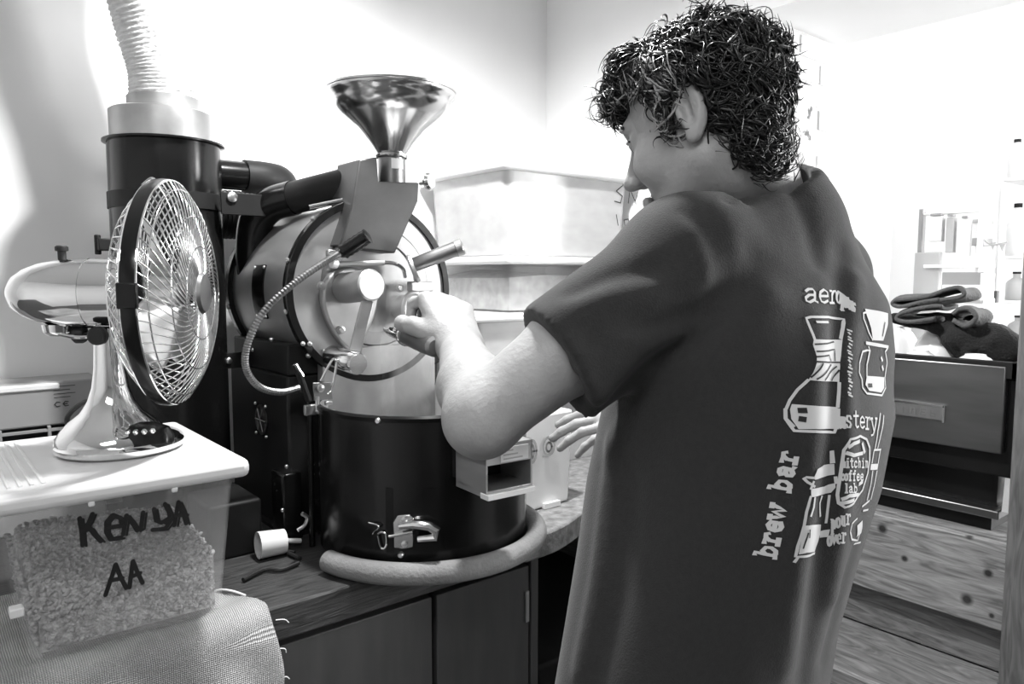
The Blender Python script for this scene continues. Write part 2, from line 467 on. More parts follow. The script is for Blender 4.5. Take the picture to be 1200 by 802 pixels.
# a framed downlight recessed in the ceiling over the roaster: lamp and fitting
def downlight(x, y, power, label, size=0.11, spot=None):
    t = thing('ceiling_downlight', (x, y, CZ), label, 'light')
    MB().lathe([(size * 0.75, -0.001), (size * 0.75, -0.012), (size * 0.55, -0.02), (size * 0.5, -0.004)], (x, y, CZ), (0, 0, 1), 32, True, False).build('trim_ring', 'chrome_soft', t)
    l = bpy.data.lights.new('roaster_downlight_offscreen', 'SPOT'); l.energy = power; l.shadow_soft_size = size * 0.5
    l.spot_size = math.radians(spot or 120); l.spot_blend = 0.6
    o = bpy.data.objects.new('roaster_downlight_offscreen', l); COL.objects.link(o); o.location = (x, y, CZ - 0.03)
    return t
downlight(0.78, 1.10, 90, 'round chrome downlight in the ceiling over the roaster bin', spot=165)

# ---------------------------------------------------------------- counter, cabinet
struct(MB().box((-1.69, 1.178, 0.838), (0.985, 1.99, 0.9)).build('worktop', 'counter_wood', bevel=0.004), 'dark worn wooden worktop under the roaster')
top2 = MB()
edge = bez([(0.99, 1.16, 0), (1.10, 1.17, 0), (1.26, 1.235, 0), (1.5, 1.36, 0), (1.795, 1.45, 0)], 8)
poly = [(p.x, p.y, 0.845) for p in edge] + [(1.795, 1.99, 0.845), (0.99, 1.99, 0.845)]
top2.prism(poly, (0, 0, 0.055))
tag(top2.build('counter_slab', 'stone_edge', bevel=0.006), 'rough grey slab with a curved edge carrying the storage tubs', 'counter')
cab = thing('base_cabinet', (0.3, 1.5, 0), 'grey base cabinet below the dark worktop, with plain doors', 'cabinet')
MB().box((-0.6, 1.235, 0.0), (1.045, 1.985, 0.838)).build('body', 'cabinet', cab)
MB().box((1.045, 1.205, 0.0), (1.066, 1.985, 0.838)).build('side_panel', 'cabinet', cab, bevel=0.002)
MB().box((-0.6, 1.212, 0.822), (1.045, 1.236, 0.838)).build('top_rail', 'cabinet', cab)
for a, b in ((-0.6, 0.05), (0.054, 0.786), (0.792, 1.041)):
    d = MB().box((a + 0.003, 1.205, 0.06), (b - 0.003, 1.234, 0.815)).build('door', 'cabinet', cab, bevel=0.002)
    if b > 1: MB().box((b - 0.015, 1.2, 0.69), (b - 0.006, 1.207, 0.76)).build('hinge', 'alu', d)
MB().box((-0.6, 1.25, 0.0), (1.04, 1.26, 0.06)).build('plinth', 'black_matte', cab)
tag(MB().box((1.15, 1.3, 0), (1.78, 1.95, 0.5)).build('storage_crate', 'black_matte', bevel=0.01), 'dark crate standing on the floor under the grey slab', 'crate')
for px in (1.13, 1.74):
    tag(MB().box((px - 0.02, 1.55, 0.0), (px + 0.02, 1.95, 0.846)).build('slab_support', 'old_wood', bevel=0.003),
        'dark wooden support under the grey slab ' + ('by the cabinet' if px < 1.4 else 'by the right wall'), 'support')

# ---------------------------------------------------------------- burlap sack under the tub
def burlap():
    m = bpy.data.materials.new('burlap'); m.use_nodes = True; MATS['burlap'] = m
    nt = m.node_tree; b = nt.nodes['Principled BSDF']; L = nt.links; b.inputs['Roughness'].default_value = 0.95
    uv = nt.nodes.new('ShaderNodeUVMap'); uv.uv_map = 'weave'
    outs = []
    for d in ('X', 'Y'):
        w_ = nt.nodes.new('ShaderNodeTexWave'); w_.bands_direction = d; w_.inputs['Scale'].default_value = 105
        w_.inputs['Distortion'].default_value = 1.6; w_.inputs['Detail'].default_value = 1; w_.inputs['Detail Scale'].default_value = 0.6
        L.new(uv.outputs[0], w_.inputs['Vector']); outs.append(w_)
    mu = nt.nodes.new('ShaderNodeMath'); mu.operation = 'ADD'; L.new(outs[0].outputs[1], mu.inputs[0]); L.new(outs[1].outputs[1], mu.inputs[1])
    n = nt.nodes.new('ShaderNodeTexNoise'); n.inputs['Scale'].default_value = 9; L.new(uv.outputs[0], n.inputs['Vector'])
    r = nt.nodes.new('ShaderNodeMapRange'); r.inputs['From Max'].default_value = 2; r.inputs['To Min'].default_value = 0.28; r.inputs['To Max'].default_value = 0.85
    L.new(mu.outputs[0], r.inputs[0])
    r2 = nt.nodes.new('ShaderNodeMapRange'); r2.inputs['From Min'].default_value = 0.35; r2.inputs['From Max'].default_value = 0.65; r2.inputs['To Min'].default_value = 0.75; r2.inputs['To Max'].default_value = 1.15
    L.new(n.outputs[0], r2.inputs[0])
    m2 = nt.nodes.new('ShaderNodeMath'); m2.operation = 'MULTIPLY'; L.new(r.outputs[0], m2.inputs[0]); L.new(r2.outputs[0], m2.inputs[1])
    L.new(m2.outputs[0], b.inputs['Base Color'])
    bp = nt.nodes.new('ShaderNodeBump'); bp.inputs['Strength'].default_value = 0.9; bp.inputs['Distance'].default_value = 0.002
    L.new(mu.outputs[0], bp.inputs['Height']); L.new(bp.outputs[0], b.inputs['Normal'])
    nx, nt_ = 110, 110; vs = []; uvs = []
    for j in range(nt_ + 1):
        s_ = j / nt_ * 0.95
        for i in range(nx + 1):
            u = i / nx
            # arc length s_: 0 at the back of the counter top, 0.33 at the edge, then down
            edge_x = 0.352 + 0.085 * min(1, max(0, (s_ - 0.20) / 0.15)) + 0.006 * math.sin(s_ * 30)
            x = -0.35 + (edge_x + 0.35) * u
            lump = 0.006 * math.sin(x * 31 + 2) * math.sin(s_ * 19) + 0.004 * math.sin(x * 57 - s_ * 40)
            puff = 0.012 * math.exp(-((u - 1) / 0.07) ** 2)
            if s_ < 0.33: y = 1.5 - s_; z = 0.908 + 0.006 * max(0, (s_ - .25) / .08) + puff + (lump * 0.35 + 0.002 if y < 1.19 or x > 0.385 else 0)
            elif s_ < 0.40:
                a = (s_ - 0.33) / 0.07 * PI / 2; y = 1.17 - 0.036 * math.sin(a); z = 0.914 + puff - 0.036 * (1 - math.cos(a)) + lump * 0.3
            else:
                k = min(1, (s_ - 0.4) / 0.15); y = 1.134 - puff * 1.0 - lump * 1.5 * k - 0.012 * k; z = 0.878 - (s_ - 0.40) + puff * 0.3
            vs.append((x, y, z)); uvs.append((x * 1.0, s_))
    fs = [(j*(nx+1)+i, j*(nx+1)+i+1, (j+1)*(nx+1)+i+1, (j+1)*(nx+1)+i) for j in range(nt_) for i in range(nx)]
    mb = MB(); mb.add(vs, fs); o = mb.build('burlap_sack', 'burlap', origin=(0, 1.3, 0.9))
    me = o.data; ul = me.uv_layers.new(name='weave')
    for l in me.loops: ul.data[l.index].uv = uvs[l.vertex_index]
    sd = o.modifiers.new('thick', 'SOLIDIFY'); sd.thickness = 0.005; sd.offset = -1
    tag(o, 'pale woven burlap sack hanging over the worktop edge under a tub', 'sack')
    # loose threads along the edge
    for k in range(7):
        z = 0.90 - k * 0.05; p = Vector((0.437, 1.14 - 0.01 * random.random(), z))
        th = MB().tube(bez([p, p + Vector((0.006 + 0.01*random.random(), -0.004, 0.004*random.uniform(-1, 1))), p + Vector((0.013 + 0.008*random.random(), -0.002, random.uniform(-.012, .006)))], 4), 0.0009, 5); th.build('loose_thread', 'paper_white', o)
    th = MB().tube(bez([(0.380, 1.262, 0.918), (0.388, 1.245, 0.926), (0.400, 1.222, 0.928), (0.414, 1.200, 0.924)], 5), 0.0018, 6)
    th.build('loose_thread', 'paper_white', o)
burlap()

# ---------------------------------------------------------------- storage tubs
def bean_cloud(name, pts, mt, label, size=0.0052, normals=None):
    """many small beans: low ellipsoids with a crease, one stuff object"""
    base_v = []; n = 6
    ring = [(-1, 0.0), (-0.6, 0.8), (0.6, 0.8), (1, 0.0)]
    bv = [(-1, 0, 0)] + [(h, r * math.cos(2*PI*i/n) * 0.72, r * math.sin(2*PI*i/n) * 0.52) for h, r in ring[1:3] for i in range(n)] + [(1, 0, 0)]
    bf = [(0, 1 + (i+1) % n, 1 + i) for i in range(n)] + [(1+i, 1+(i+1) % n, 1+n+(i+1) % n) for i in range(n)] + [(1+i, 1+n+(i+1) % n, 1+n+i) for i in range(n)] + [(2*n+1, 1+n+i, 1+n+(i+1) % n) for i in range(n)]
    bv = np.array(bv); bf = np.array(bf); N = len(pts)
    q = rng.normal(size=(N, 4)); q /= np.linalg.norm(q, axis=1)[:, None]
    a, b, c, d = q.T
    R = np.stack([np.stack([1-2*(c*c+d*d), 2*(b*c-a*d), 2*(b*d+a*c)], -1), np.stack([2*(b*c+a*d), 1-2*(b*b+d*d), 2*(c*d-a*b)], -1), np.stack([2*(b*d-a*c), 2*(c*d+a*b), 1-2*(b*b+c*c)], -1)], 1)
    sz = size * (0.85 + 0.35 * rng.random(N))
    V = np.einsum('nij,kj->nki', R, bv) * sz[:, None, None] + np.array(pts)[:, None, :]
    Fc = bf[None] + (np.arange(N) * len(bv))[:, None, None]
    o = np_mesh(name, V.reshape(-1, 3), Fc.reshape(-1, 3), mt)
    return tag(o, label, 'coffee beans', kind='stuff')

def frustum_shell(mb, b, t, th=0.003, floor=True, rr=0.02):
    """open tub with rounded corners: b and t are (x0, x1, y0, y1, z)"""
    def ring(q, ins):
        x0, x1, y0, y1, z = q; x0 += ins; x1 -= ins; y0 += ins; y1 -= ins; r = max(rr - ins, 0.002); out = []
        for cx, cy, a0 in ((x1 - r, y1 - r, 0), (x0 + r, y1 - r, PI/2), (x0 + r, y0 + r, PI), (x1 - r, y0 + r, 3*PI/2)):
            for k in range(5):
                a = a0 + k / 4 * PI / 2; out.append((cx + r*math.cos(a), cy + r*math.sin(a), z))
        return out
    bi = (b[0], b[1], b[2], b[3], b[4] + th)
    R = [ring(b, 0), ring(t, 0), ring(t, th), ring(bi, th)]; n = 20
    vs = [p for r_ in R for p in r_]; fs = []
    for j in range(3):
        for i in range(n): fs.append((j*n+i, j*n+(i+1) % n, (j+1)*n+(i+1) % n, (j+1)*n+i))
    fs.append(tuple(range(n))[::-1]); fs.append(tuple(3*n+i for i in range(n)))
    return mb.add(vs, fs)

TB = (0.112, 0.372, 1.180, 1.46, 0.919); TT = (0.088, 0.388, 1.150, 1.49, 1.145)
tub = thing('storage_tub', (0.24, 1.31, 0.919), 'clear plastic tub of pale beans with KENYA AA in black marker', 'tub')
frustum_shell(MB(), TB, TT).build('body', 'tub_clear', tub)
MB().box((0.06, 1.122, 1.143), (0.402, 1.515, 1.172)).build('lid', 'lid_plastic', tub, bevel=0.011, segs=3)
lidr = MB()
for k in range(5): lidr.box((0.08 + k*0.013, 1.16, 1.1715), (0.085 + k*0.013, 1.48, 1.1745))
lidr.build('lid_rib', 'lid_plastic', tub, bevel=0.001)
for cx in (0.185, 0.292):
    MB().box((cx - 0.004, 1.126, 1.138), (cx + 0.004, 1.133, 1.146)).build('lid_clip', 'lid_plastic', tub, bevel=0.002)
MB().box((0.090, 1.185, 0.985), (0.107, 1.205, 0.998)).build('side_tab', 'white_plastic', tub, bevel=0.002)
def face_y(z): return TB[2] + (TT[2] - TB[2]) * (z - TB[4]) / (TT[4] - TB[4])
def tub_pt(zx, zy):
    p = ony(1.165, zx / 3.314, 560 + zy / 3.314)
    return (p[0], face_y(p[2]), p[2])
STK = [[(303,150),(312,200),(318,258)], [(352,133),(340,165),(318,198),(345,190),(362,215),(388,242)],
       [(412,188),(468,180),(462,150),(430,138),(408,165),(408,205),(425,235),(465,228)], [(474,215),(484,140),(505,165),(528,200),(543,190),(548,128)],
       [(590,115),(600,160),(622,170),(650,152)], [(632,95),(650,130),(656,165),(635,195),(588,198)], [(672,180),(684,88),(700,120),(718,174)], [(678,142),(712,136)],
       [(412,460),(435,385),(448,336),(470,390),(493,432)], [(428,402),(476,392)], [(505,430),(510,380),(515,324),(535,370),(556,412)], [(508,388),(545,372)]]
for ids in ((0, 1), (2,), (3,), (4, 5), (6, 7), (8, 9), (10, 11)):
    kn = MB()
    for i in ids:
        ribbon(kn, [tub_pt(*p) for p in STK[i]], 0.0062, (0, -1, 0.02), 0.0008)
        if i < 8: ribbon(kn, [tub_pt(p[0] + 14, p[1] + 3) for p in STK[i]], 0.0032, (0, -1, 0.02), 0.0006)
    kn.build('letter', 'marker', tub, fix=False)
# the bean heap in the tub: low along the front wall, higher to the back left
def heap(x, y):
    u = (x - 0.11) / 0.26; v = (y - 1.18) / 0.28
    return 0.966 + 0.022 * u + 0.022 * math.exp(-((u - 0.95) / 0.25)**2) * (1 - v) + 0.070 * max(0, v)**0.8 * (1.1 - 0.6 * u) + 0.004 * math.sin(x * 60) * math.cos(y * 50)
bp = []
for k in range(2700):                        # visible top of the heap
    x = random.uniform(0.122, 0.366); y = random.uniform(1.186, 1.455)
    if max(0, 0.134 - x, x - 0.352) + max(0, 1.199 - y, y - 1.442) > 0.014: continue
    bp.append((x, y, heap(x, y) + random.uniform(-0.003, 0.003)))
for k in range(1400):                        # against the front wall
    x = random.uniform(0.132, 0.354); z = random.uniform(0.931, heap(x, 1.18)); bp.append((x, face_y(z) + 0.009 + 0.003*random.random(), z))
for k in range(350):                         # against the side walls
    y = random.uniform(1.202, 1.44); z = random.uniform(0.931, heap(0.12, y)); bp.append((TB[0] + 0.011 - (z-.92)*.1, y, z))
    z = random.uniform(0.931, heap(0.36, y)); bp.append((TB[1] - 0.010, y, z))
bean_cloud('coffee_beans', bp, 'bean_green', 'pale unroasted coffee beans heaped inside the KENYA AA tub')
core = MB(); nx = 14; hv = []
for j in range(nx + 1):
    for i in range(nx + 1):
        x = 0.124 + 0.238 * i / nx; y = 1.192 + 0.258 * j / nx; hv.append((x, y, heap(x, y) - 0.004))
core.add(hv, [(j*(nx+1)+i, j*(nx+1)+i+1, (j+1)*(nx+1)+i+1, (j+1)*(nx+1)+i) for j in range(nx) for i in range(nx)])
bb = len(hv); core.add([(0.124, 1.192, 0.924), (0.362, 1.192, 0.924), (0.362, 1.45, 0.924), (0.124, 1.45, 0.924)], [(0, 3, 2, 1)])
rim = [i for i in range(nx+1)]; 
for side, (c0, c1) in enumerate(((0, 1), (1, 2), (2, 3), (3, 0))):
    ids = {0: [i for i in range(nx+1)], 1: [j*(nx+1)+nx for j in range(nx+1)], 2: [nx*(nx+1)+nx-i for i in range(nx+1)], 3: [(nx-j)*(nx+1) for j in range(nx+1)]}[side]
    core.f.append(tuple([bb + c0, bb + c1] + ids[::-1]))
tag(core.build('bean_heap', 'bean_green', origin=(0.24, 1.31, 0.92)), 'packed beans filling the middle of the KENYA AA tub', 'coffee beans', kind='stuff')

# stacked tubs by the corner
def stack_tub(x0, x1, y0, y1, z0, z1, label, level, bm, beans_lab, lid=True, taper=0.012, plastic='tub_milky'):
    t = thing('storage_tub', ((x0+x1)/2, (y0+y1)/2, z0), label, 'tub', 'storage tubs stacked in the corner')
    frustum_shell(MB(), (x0+taper, x1-taper, y0+taper, y1-taper, z0), (x0, x1, y0, y1, z1 - 0.01), 0.003, True, 0.03).build('body', plastic, t)
    if lid:
        MB().box((x0-0.02, y0-0.02, z1-0.022), (x1+0.02, y1+0.02, z1)).build('lid', 'lid_plastic', t, bevel=0.008)
    if level:
        n = 12; hv = []; g = taper + 0.012
        for j in range(n+1):
            for i in range(n+1):
                u, v = i/n, j/n; hv.append((x0+g+(x1-x0-2*g)*u, y0+g+(y1-y0-2*g)*v, z0 + level(u, v)))
        q = MB(); q.add(hv, [(j*(n+1)+i, j*(n+1)+i+1, (j+1)*(n+1)+i+1, (j+1)*(n+1)+i) for j in range(n) for i in range(n)])
        q.add([(x0+g, y0+g, z0+0.004), (x1-g, y0+g, z0+0.004), (x1-g, y1-g, z0+0.004), (x0+g, y1-g, z0+0.004)], [(0, 3, 2, 1)])
        b0 = len(hv)
        for side, (c0, c1) in enumerate(((0, 1), (1, 2), (2, 3), (3, 0))):
            ids = {0: list(range(n+1)), 1: [j*(n+1)+n for j in range(n+1)], 2: [n*(n+1)+n-i for i in range(n+1)], 3: [(n-j)*(n+1) for j in range(n+1)]}[side]
            q.f.append(tuple([b0+c0, b0+c1] + ids[::-1]))
        tag(q.build('coffee_beans', bm, origin=((x0+x1)/2, (y0+y1)/2, z0)), beans_lab, 'coffee beans', kind='stuff')
    return t
stack_tub(1.16, 1.72, 1.57, 1.96, 0.902, 1.13, 'milky lidded tub standing on the grey slab, lowest of the stack', lambda u, v: 0.14, 'bean_mid', 'beans in the lowest tub of the corner stack')
stack_tub(1.165, 1.73, 1.575, 1.965, 1.132, 1.352, 'milky lidded tub second from the bottom of the corner stack', lambda u, v: 0.10 + 0.06*u, 'bean_green', 'pale beans in the second tub of the corner stack')
stack_tub(1.275, 1.755, 1.57, 1.95, 1.354, 1.508, 'clear tub two thirds full of grey beans in the corner stack', lambda u, v: 0.094 + 0.02*math.sin(PI*min(1, u*1.3))*(0.4+v), 'bean_mid', 'grey beans in the third tub of the corner stack', plastic='tub_clear')
t4 = stack_tub(1.27, 1.76, 1.57, 1.95, 1.51, 1.76, 'nearly empty milky tub with marker writing topping the corner stack', lambda u, v: 0.012 + 0.05*u, 'bean_dark', 'thin layer of dark beans in the topmost corner tub')
def w4(px, py): p = ony(1.572, px, py); return (p[0], 1.572, p[2])
for s_ in ([(721,213),(727,211),(730,217),(722,224),(729,230),(727,238),(720,236)], [(736,238),(738,222),(744,236),(748,224)], [(722,252),(724,264)], [(732,264),(731,258),(736,257),(737,263),(733,264)], [(742,265),(743,257),(747,258),(748,265)]):
    wt = MB(); ribbon(wt, [w4(*p) for p in s_], 0.0036, (0, -1, 0), 0.001); wt.build('letter', 'marker', t4, fix=False)

CDX, CDY = 0.026, 0.03
bag = thing('paper_carton', (1.165, 1.30, 0.9), 'white carton with dark ring marks standing on the curved slab edge', 'carton')
b0 = [(1.065, 1.255, 0.902), (1.215, 1.262, 0.902), (1.215, 1.40, 0.902), (1.065, 1.40, 0.902)]
b1 = [(1.055, 1.248, 1.13), (1.222, 1.255, 1.13), (1.222, 1.41, 1.13), (1.055, 1.41, 1.13)]
b0 = [(x + CDX, y + CDY, z) for x, y, z in b0]; b1 = [(x + CDX, y + CDY, z) for x, y, z in b1]
MB().hexa(b0, b1).build('body', 'paper_white', bag, bevel=0.006)
MB().box((1.125 + CDX, 1.247 + CDY, 0.9015), (1.175 + CDX, 1.258 + CDY, 0.914)).build('tape', 'white_plastic', bag)
lg = MB()
for cx, cz, rx, rz in ((1.083, 1.047, 0.015, 0.027), (1.083, 1.047, 0.007, 0.016), (1.137, 1.052, 0.018, 0.022), (1.137, 1.05, 0.009, 0.011)):
    ribbon(lg, [(cx + CDX + rx*math.cos(a), 1.2495 + CDY, cz + rz*math.sin(a)) for a in np.linspace(0, 2*PI, 20)], 0.006, (0, -1, 0), 0.0012)
ribbon(lg, [(a + CDX, 1.2495 + CDY, b) for a, b in ((1.118, 1.03), (1.145, 1.034), (1.162, 1.066))], 0.005, (0, -1, 0), 0.0014)
lg.build('printed_mark', 'paper_grey', bag, fix=False)

# ---------------------------------------------------------------- heater behind the tub
ht = thing('convector_heater', (0.02, 1.9, 0.9), 'grey convector heater with dark louvres standing against the wall', 'heater')
MB().box((-0.32, 1.86, 1.13), (0.335, 1.985, 1.225)).box((-0.32, 1.86, 0.9), (0.335, 1.985, 1.035)).box((-0.32, 1.86, 1.03), (-0.305, 1.985, 1.135)).box((0.32, 1.86, 1.03), (0.335, 1.985, 1.135)).box((-0.31, 1.975, 1.03), (0.325, 1.985, 1.135)).build('case', 'heater_grey', ht, bevel=0.004)
MB().box((-0.31, 1.856, 1.207), (0.255, 1.868, 1.222)).build('top_strip', 'white_plastic', ht, bevel=0.004)
MB().box((-0.305, 1.955, 1.035), (0.32, 1.975, 1.13)).build('recess_shade_back', 'heater_dark', ht)  # dark backing colour stands in for the shade inside the louvre recess
for k in range(5): MB().box((-0.305, 1.850, 1.043 + k*0.019), (0.32, 1.862, 1.048 + k*0.019)).build('slat', 'heater_grey', ht)
for k in range(8): MB().box((-0.30 + k*0.088, 1.849, 1.035), (-0.294 + k*0.088, 1.863, 1.13)).build('divider', 'heater_grey', ht)
ce = MB(); p0 = ony(1.86, 64, 477); 
for s_ in ([(0.010, 0.009), (0.004, 0.010), (0, 0.005), (0.004, 0), (0.010, 0.001)], [(0.026, 0.009), (0.020, 0.010), (0.016, 0.005), (0.020, 0), (0.026, 0.001)], [(0.017, 0.005), (0.024, 0.005)]):
    ribbon(ce, [(p0[0]+a, 1.8595, p0[2]+b) for a, b in s_], 0.002, (0, -1, 0), 0.001)
for k in range(4): ribbon(ce, [(p0[0], 1.8595, p0[2]+0.02+k*0.008), (p0[0]+0.03+0.01*(k % 2), 1.8595, p0[2]+0.02+k*0.008)], 0.0015, (0, -1, 0), 0.001)
ce.build('rating_print', 'heater_dark', ht, fix=False)

# ================================================================== DESK FAN
FO = (0.262, 1.318, 1.1745)
fan = thing('desk_fan', FO, 'chrome desk fan with wire cage and black rim standing on the tub lid', 'fan')
FM = Matrix.Translation(FO) @ Matrix.Rotation(math.radians(-33), 4, 'Z')   # local x = blowing direction
def fb(mb, name, m, par=None, **k): return mb.xf(FM).build(name, m, par or fan, **k)
base = fb(MB().lathe([(0.090, 0), (0.094, 0.003), (0.094, 0.010), (0.089, 0.014), (0.088, 0.016)], (0, 0, 0), n=56), 'base_plate', 'chrome')
prof = [(0.083, 0.014), (0.081, 0.022), (0.073, 0.034), (0.062, 0.046), (0.045, 0.060), (0.034, 0.078), (0.027, 0.10), (0.023, 0.13), (0.021, 0.17), (0.022, 0.195)]
fb(MB().lathe(prof, (-0.012, 0, 0), n=48), 'pedestal', 'chrome')
sw = MB().lathe([(0.05, 0), (0.05, 0.012), (0.043, 0.024), (0.025, 0.031), (0.005, 0.033)], (0.045, -0.03, 0.014), n=32)
sw.v = [(0.045 + (x-0.045)*0.95, -0.03 + (y+0.03)*0.62, z) for x, y, z in sw.v]
swp = fb(sw, 'switch_housing', 'black_enamel')
for k in range(4):
    a = -1.9 + k * 0.33
    fb(MB().lathe([(0.005, 0), (0.005, 0.004), (0.003, 0.006)], (0.045 + 0.036*math.cos(a), -0.03 + 0.024*math.sin(a), 0.0335), (math.cos(a)*.4, math.sin(a)*.4, .9), n=12), 'push_button', 'chrome_soft', swp)
# yoke and knobs
fb(MB().box((-0.03, -0.017, 0.175), (0.008, 0.017, 0.215)), 'tilt_yoke', 'chrome', bevel=0.008, segs=3)
fb(MB().cyl((-0.012, -0.017, 0.185), (-0.012, -0.027, 0.185), 0.006).lathe([(0.012, 0), (0.0145, 0.004), (0.0145, 0.014), (0.011, 0.018)], (-0.012, -0.027, 0.185), (0, -1, 0), n=20), 'tilt_knob', 'black_rubber')
fb(MB().cyl((-0.03, 0.0, 0.185), (-0.046, 0.0, 0.185), 0.006).lathe([(0.012, 0), (0.0145, 0.004), (0.0145, 0.014), (0.011, 0.018)], (-0.046, 0, 0.185), (-1, 0, 0), n=20), 'tilt_knob', 'black_rubber')
# motor housing, bullet shaped
R0 = 0.055; ZM = 0.250
mprof = [(R0, 0.03), (R0, -0.01), (R0+0.0005, -0.03), (R0-0.001, -0.0305), (R0-0.001, -0.0325), (R0+0.0005, -0.033), (R0, -0.06), (R0-0.002, -0.080), (R0-0.007, -0.106), (R0-0.016, -0.130), (R0-0.027, -0.146), (R0-0.040, -0.155), (0.002, -0.158)]
mot = fb(MB().lathe(mprof[::-1], (0, 0, ZM), (1, 0, 0), n=48), 'motor_housing', 'chrome')
fb(MB().lathe([(0.006, 0), (0.006, 0.014), (0.0095, 0.015), (0.0095, 0.021), (0.007, 0.023)], (-0.075, 0, ZM + R0 - 0.003), n=18), 'oscillation_knob', 'black_rubber', mot)
fb(MB().lathe([(0.024, 0), (0.022, -0.012), (0.014, -0.018), (0.004, -0.019)], (-0.085, 0, ZM - R0 + 0.006), n=24), 'gear_cap', 'chrome', mot)
fb(MB().tube(bez([(-0.085, -0.012, ZM-0.062), (-0.05, -0.02, ZM-0.068), (-0.012, -0.018, ZM-0.066)], 8), 0.0035, 8), 'crank_link', 'chrome', mot)
# cage
XR, RC = 0.089, 0.178
ZC = 0.250
def prof_front(t):           # t 0 at hub .. 1 at rim -> (x, r)
    r = 0.030 + (RC - 0.030) * t; return XR + 0.010 + 0.036 * (1 - t**3.2), r
def prof_back(t):
    r = 0.050 + (RC - 0.050) * t; return XR - 0.008 - 0.052 * (1 - t**3.0), r
def cage(profile, count, twist, name, rings):
    g = MB(); N = 13
    for k in range(count):
        a0 = 2*PI*k/count; pts = []
        for i in range(N):
            t = i/(N-1); x, r = profile(t); a = a0 + twist * (1 - t)**1.3
            pts.append((x, r*math.cos(a), ZC + r*math.sin(a)))
        g.tube(pts, 0.00125, 5)
    for t in rings:
        x, r = profile(t); g.tube([(x, r*math.cos(2*PI*i/64), ZC + r*math.sin(2*PI*i/64)) for i in range(64)], 0.0014, 5, closed=True)
    return fb(g, name, 'chrome', ang=80, fix=False)
cage(prof_front, 66, 0.95, 'front_grille', (0.02, 0.3, 0.62, 0.9))
cage(prof_back, 52, -0.7, 'back_grille', (0.02, 0.35, 0.7, 0.93))
fb(MB().lathe([(RC-0.005, -0.010), (RC+0.001, -0.011), (RC+0.0025, 0), (RC+0.001, 0.009), (RC-0.005, 0.008), (RC-0.0045, 0), (RC-0.005, -0.010)], (XR, 0, ZC), (1, 0, 0), n=80, cap0=False, cap1=False), 'rim_band', 'black_enamel')
for t_ in (-0.0115, 0.0095): fb(MB().tube([(XR + t_, (RC-0.001)*math.cos(2*PI*i/80), ZC + (RC-0.001)*math.sin(2*PI*i/80)) for i in range(80)], 0.002, 6, closed=True), 'rim_wire', 'chrome', fix=False)
fb(MB().box((XR - 0.014, -RC - 0.006, ZC - 0.018), (XR + 0.013, -RC + 0.004, ZC + 0.018)), 'rim_clip', 'black_enamel', bevel=0.002)
fb(MB().tube(bez([(XR-0.02, 0.03, ZC+RC-0.008), (XR-0.035, 0.034, ZC+RC+0.008), (XR-0.05, 0.03, ZC+RC-0.004)], 6), 0.002, 6), 'carry_loop', 'chrome')
fb(MB().lathe([(0.034, 0), (0.034, 0.004), (0.030, 0.009), (0.004, 0.012)], (XR + 0.043, 0, ZC), (1, 0, 0), n=36), 'hub_badge', 'steel_dark')
fb(MB().lathe([(0.030, -0.03), (0.032, 0.012), (0.022, 0.022), (0.002, 0.026)], (XR, 0, ZC), (1, 0, 0), n=28), 'spinner', 'chrome_soft')
for k in range(4):
    a0 = 2*PI*k/4 + 0.5; vs = []; nr, na = 8, 8
    for i in range(nr+1):
        r = 0.026 + (0.150 - 0.026) * i/nr
        for j in range(na+1):
            w_ = (j/na - 0.5); aw = 0.78 * math.sin(PI * min(1, 0.28 + 0.62*i/nr)) ; a = a0 + w_*aw + 0.25*i/nr
            vs.append((XR - 0.004 + w_*0.05*(1 - 0.35*i/nr) + 0.006*math.cos(w_*PI), r*math.cos(a), ZC + r*math.sin(a)))
    b = MB(); b.add(vs, [(i*(na+1)+j, i*(na+1)+j+1, (i+1)*(na+1)+j+1, (i+1)*(na+1)+j) for i in range(nr) for j in range(na)])
    o = fb(b, 'blade', 'blade_metal', ang=80); m_ = o.modifiers.new('t', 'SOLIDIFY'); m_.thickness = 0.0016
q = lambda x, y, z: tuple(FM @ Vector((x, y, z)))
pc = at(122, 467, 1.22); p1 = at(96, 473, 1.26); p2 = at(79, 490, 1.28); p3 = at(84, 506, 1.26); p4 = at(97, 513, 1.20)
MB().tube(bez([q(-0.03, 0.015, 0.075), pc, p1, p2, p3, p4, q(-0.07, 0.05, 0.028)], 8), 0.0042, 8).build('power_cord', 'black_rubber', fan)

# ================================================================== CYCLONE CHIMNEY
CX, CY = 0.461, 1.75
cyc = thing('chaff_cyclone', (CX, CY, 0.9), 'tall black cyclone cylinder beside the roaster, steel collar on top', 'cyclone')
MB().lathe([(0.113, 0), (0.113, 0.62), (0.1135, 0.62), (0.1135, 0.835)], (CX, CY, 0.9), n=56).build('drum', 'black_enamel', cyc)
MB().lathe([(0.1135, 0), (0.122, 0.002), (0.122, 0.006), (0.1135, 0.008)], (CX, CY, 1.733), n=56).build('top_rim', 'black_enamel', cyc)
MB().lathe([(0.1165, 0), (0.1165, 0.034)], (CX, CY, 1.595), n=56).build('clamp_band', 'black_matte', cyc)
MB().lathe([(0.102, 0), (0.1025, 0.06), (0.098, 0.063)], (CX - 0.005, CY, 1.741), n=56).build('collar', 'alu', cyc)
MB().lathe([(0.074, 0), (0.074, 0.03), (0.069, 0.03), (0.069, 0.0)], (CX + 0.002, CY, 1.803), n=48, cap0=False, cap1=False).build('spigot', 'steel_satin', cyc)
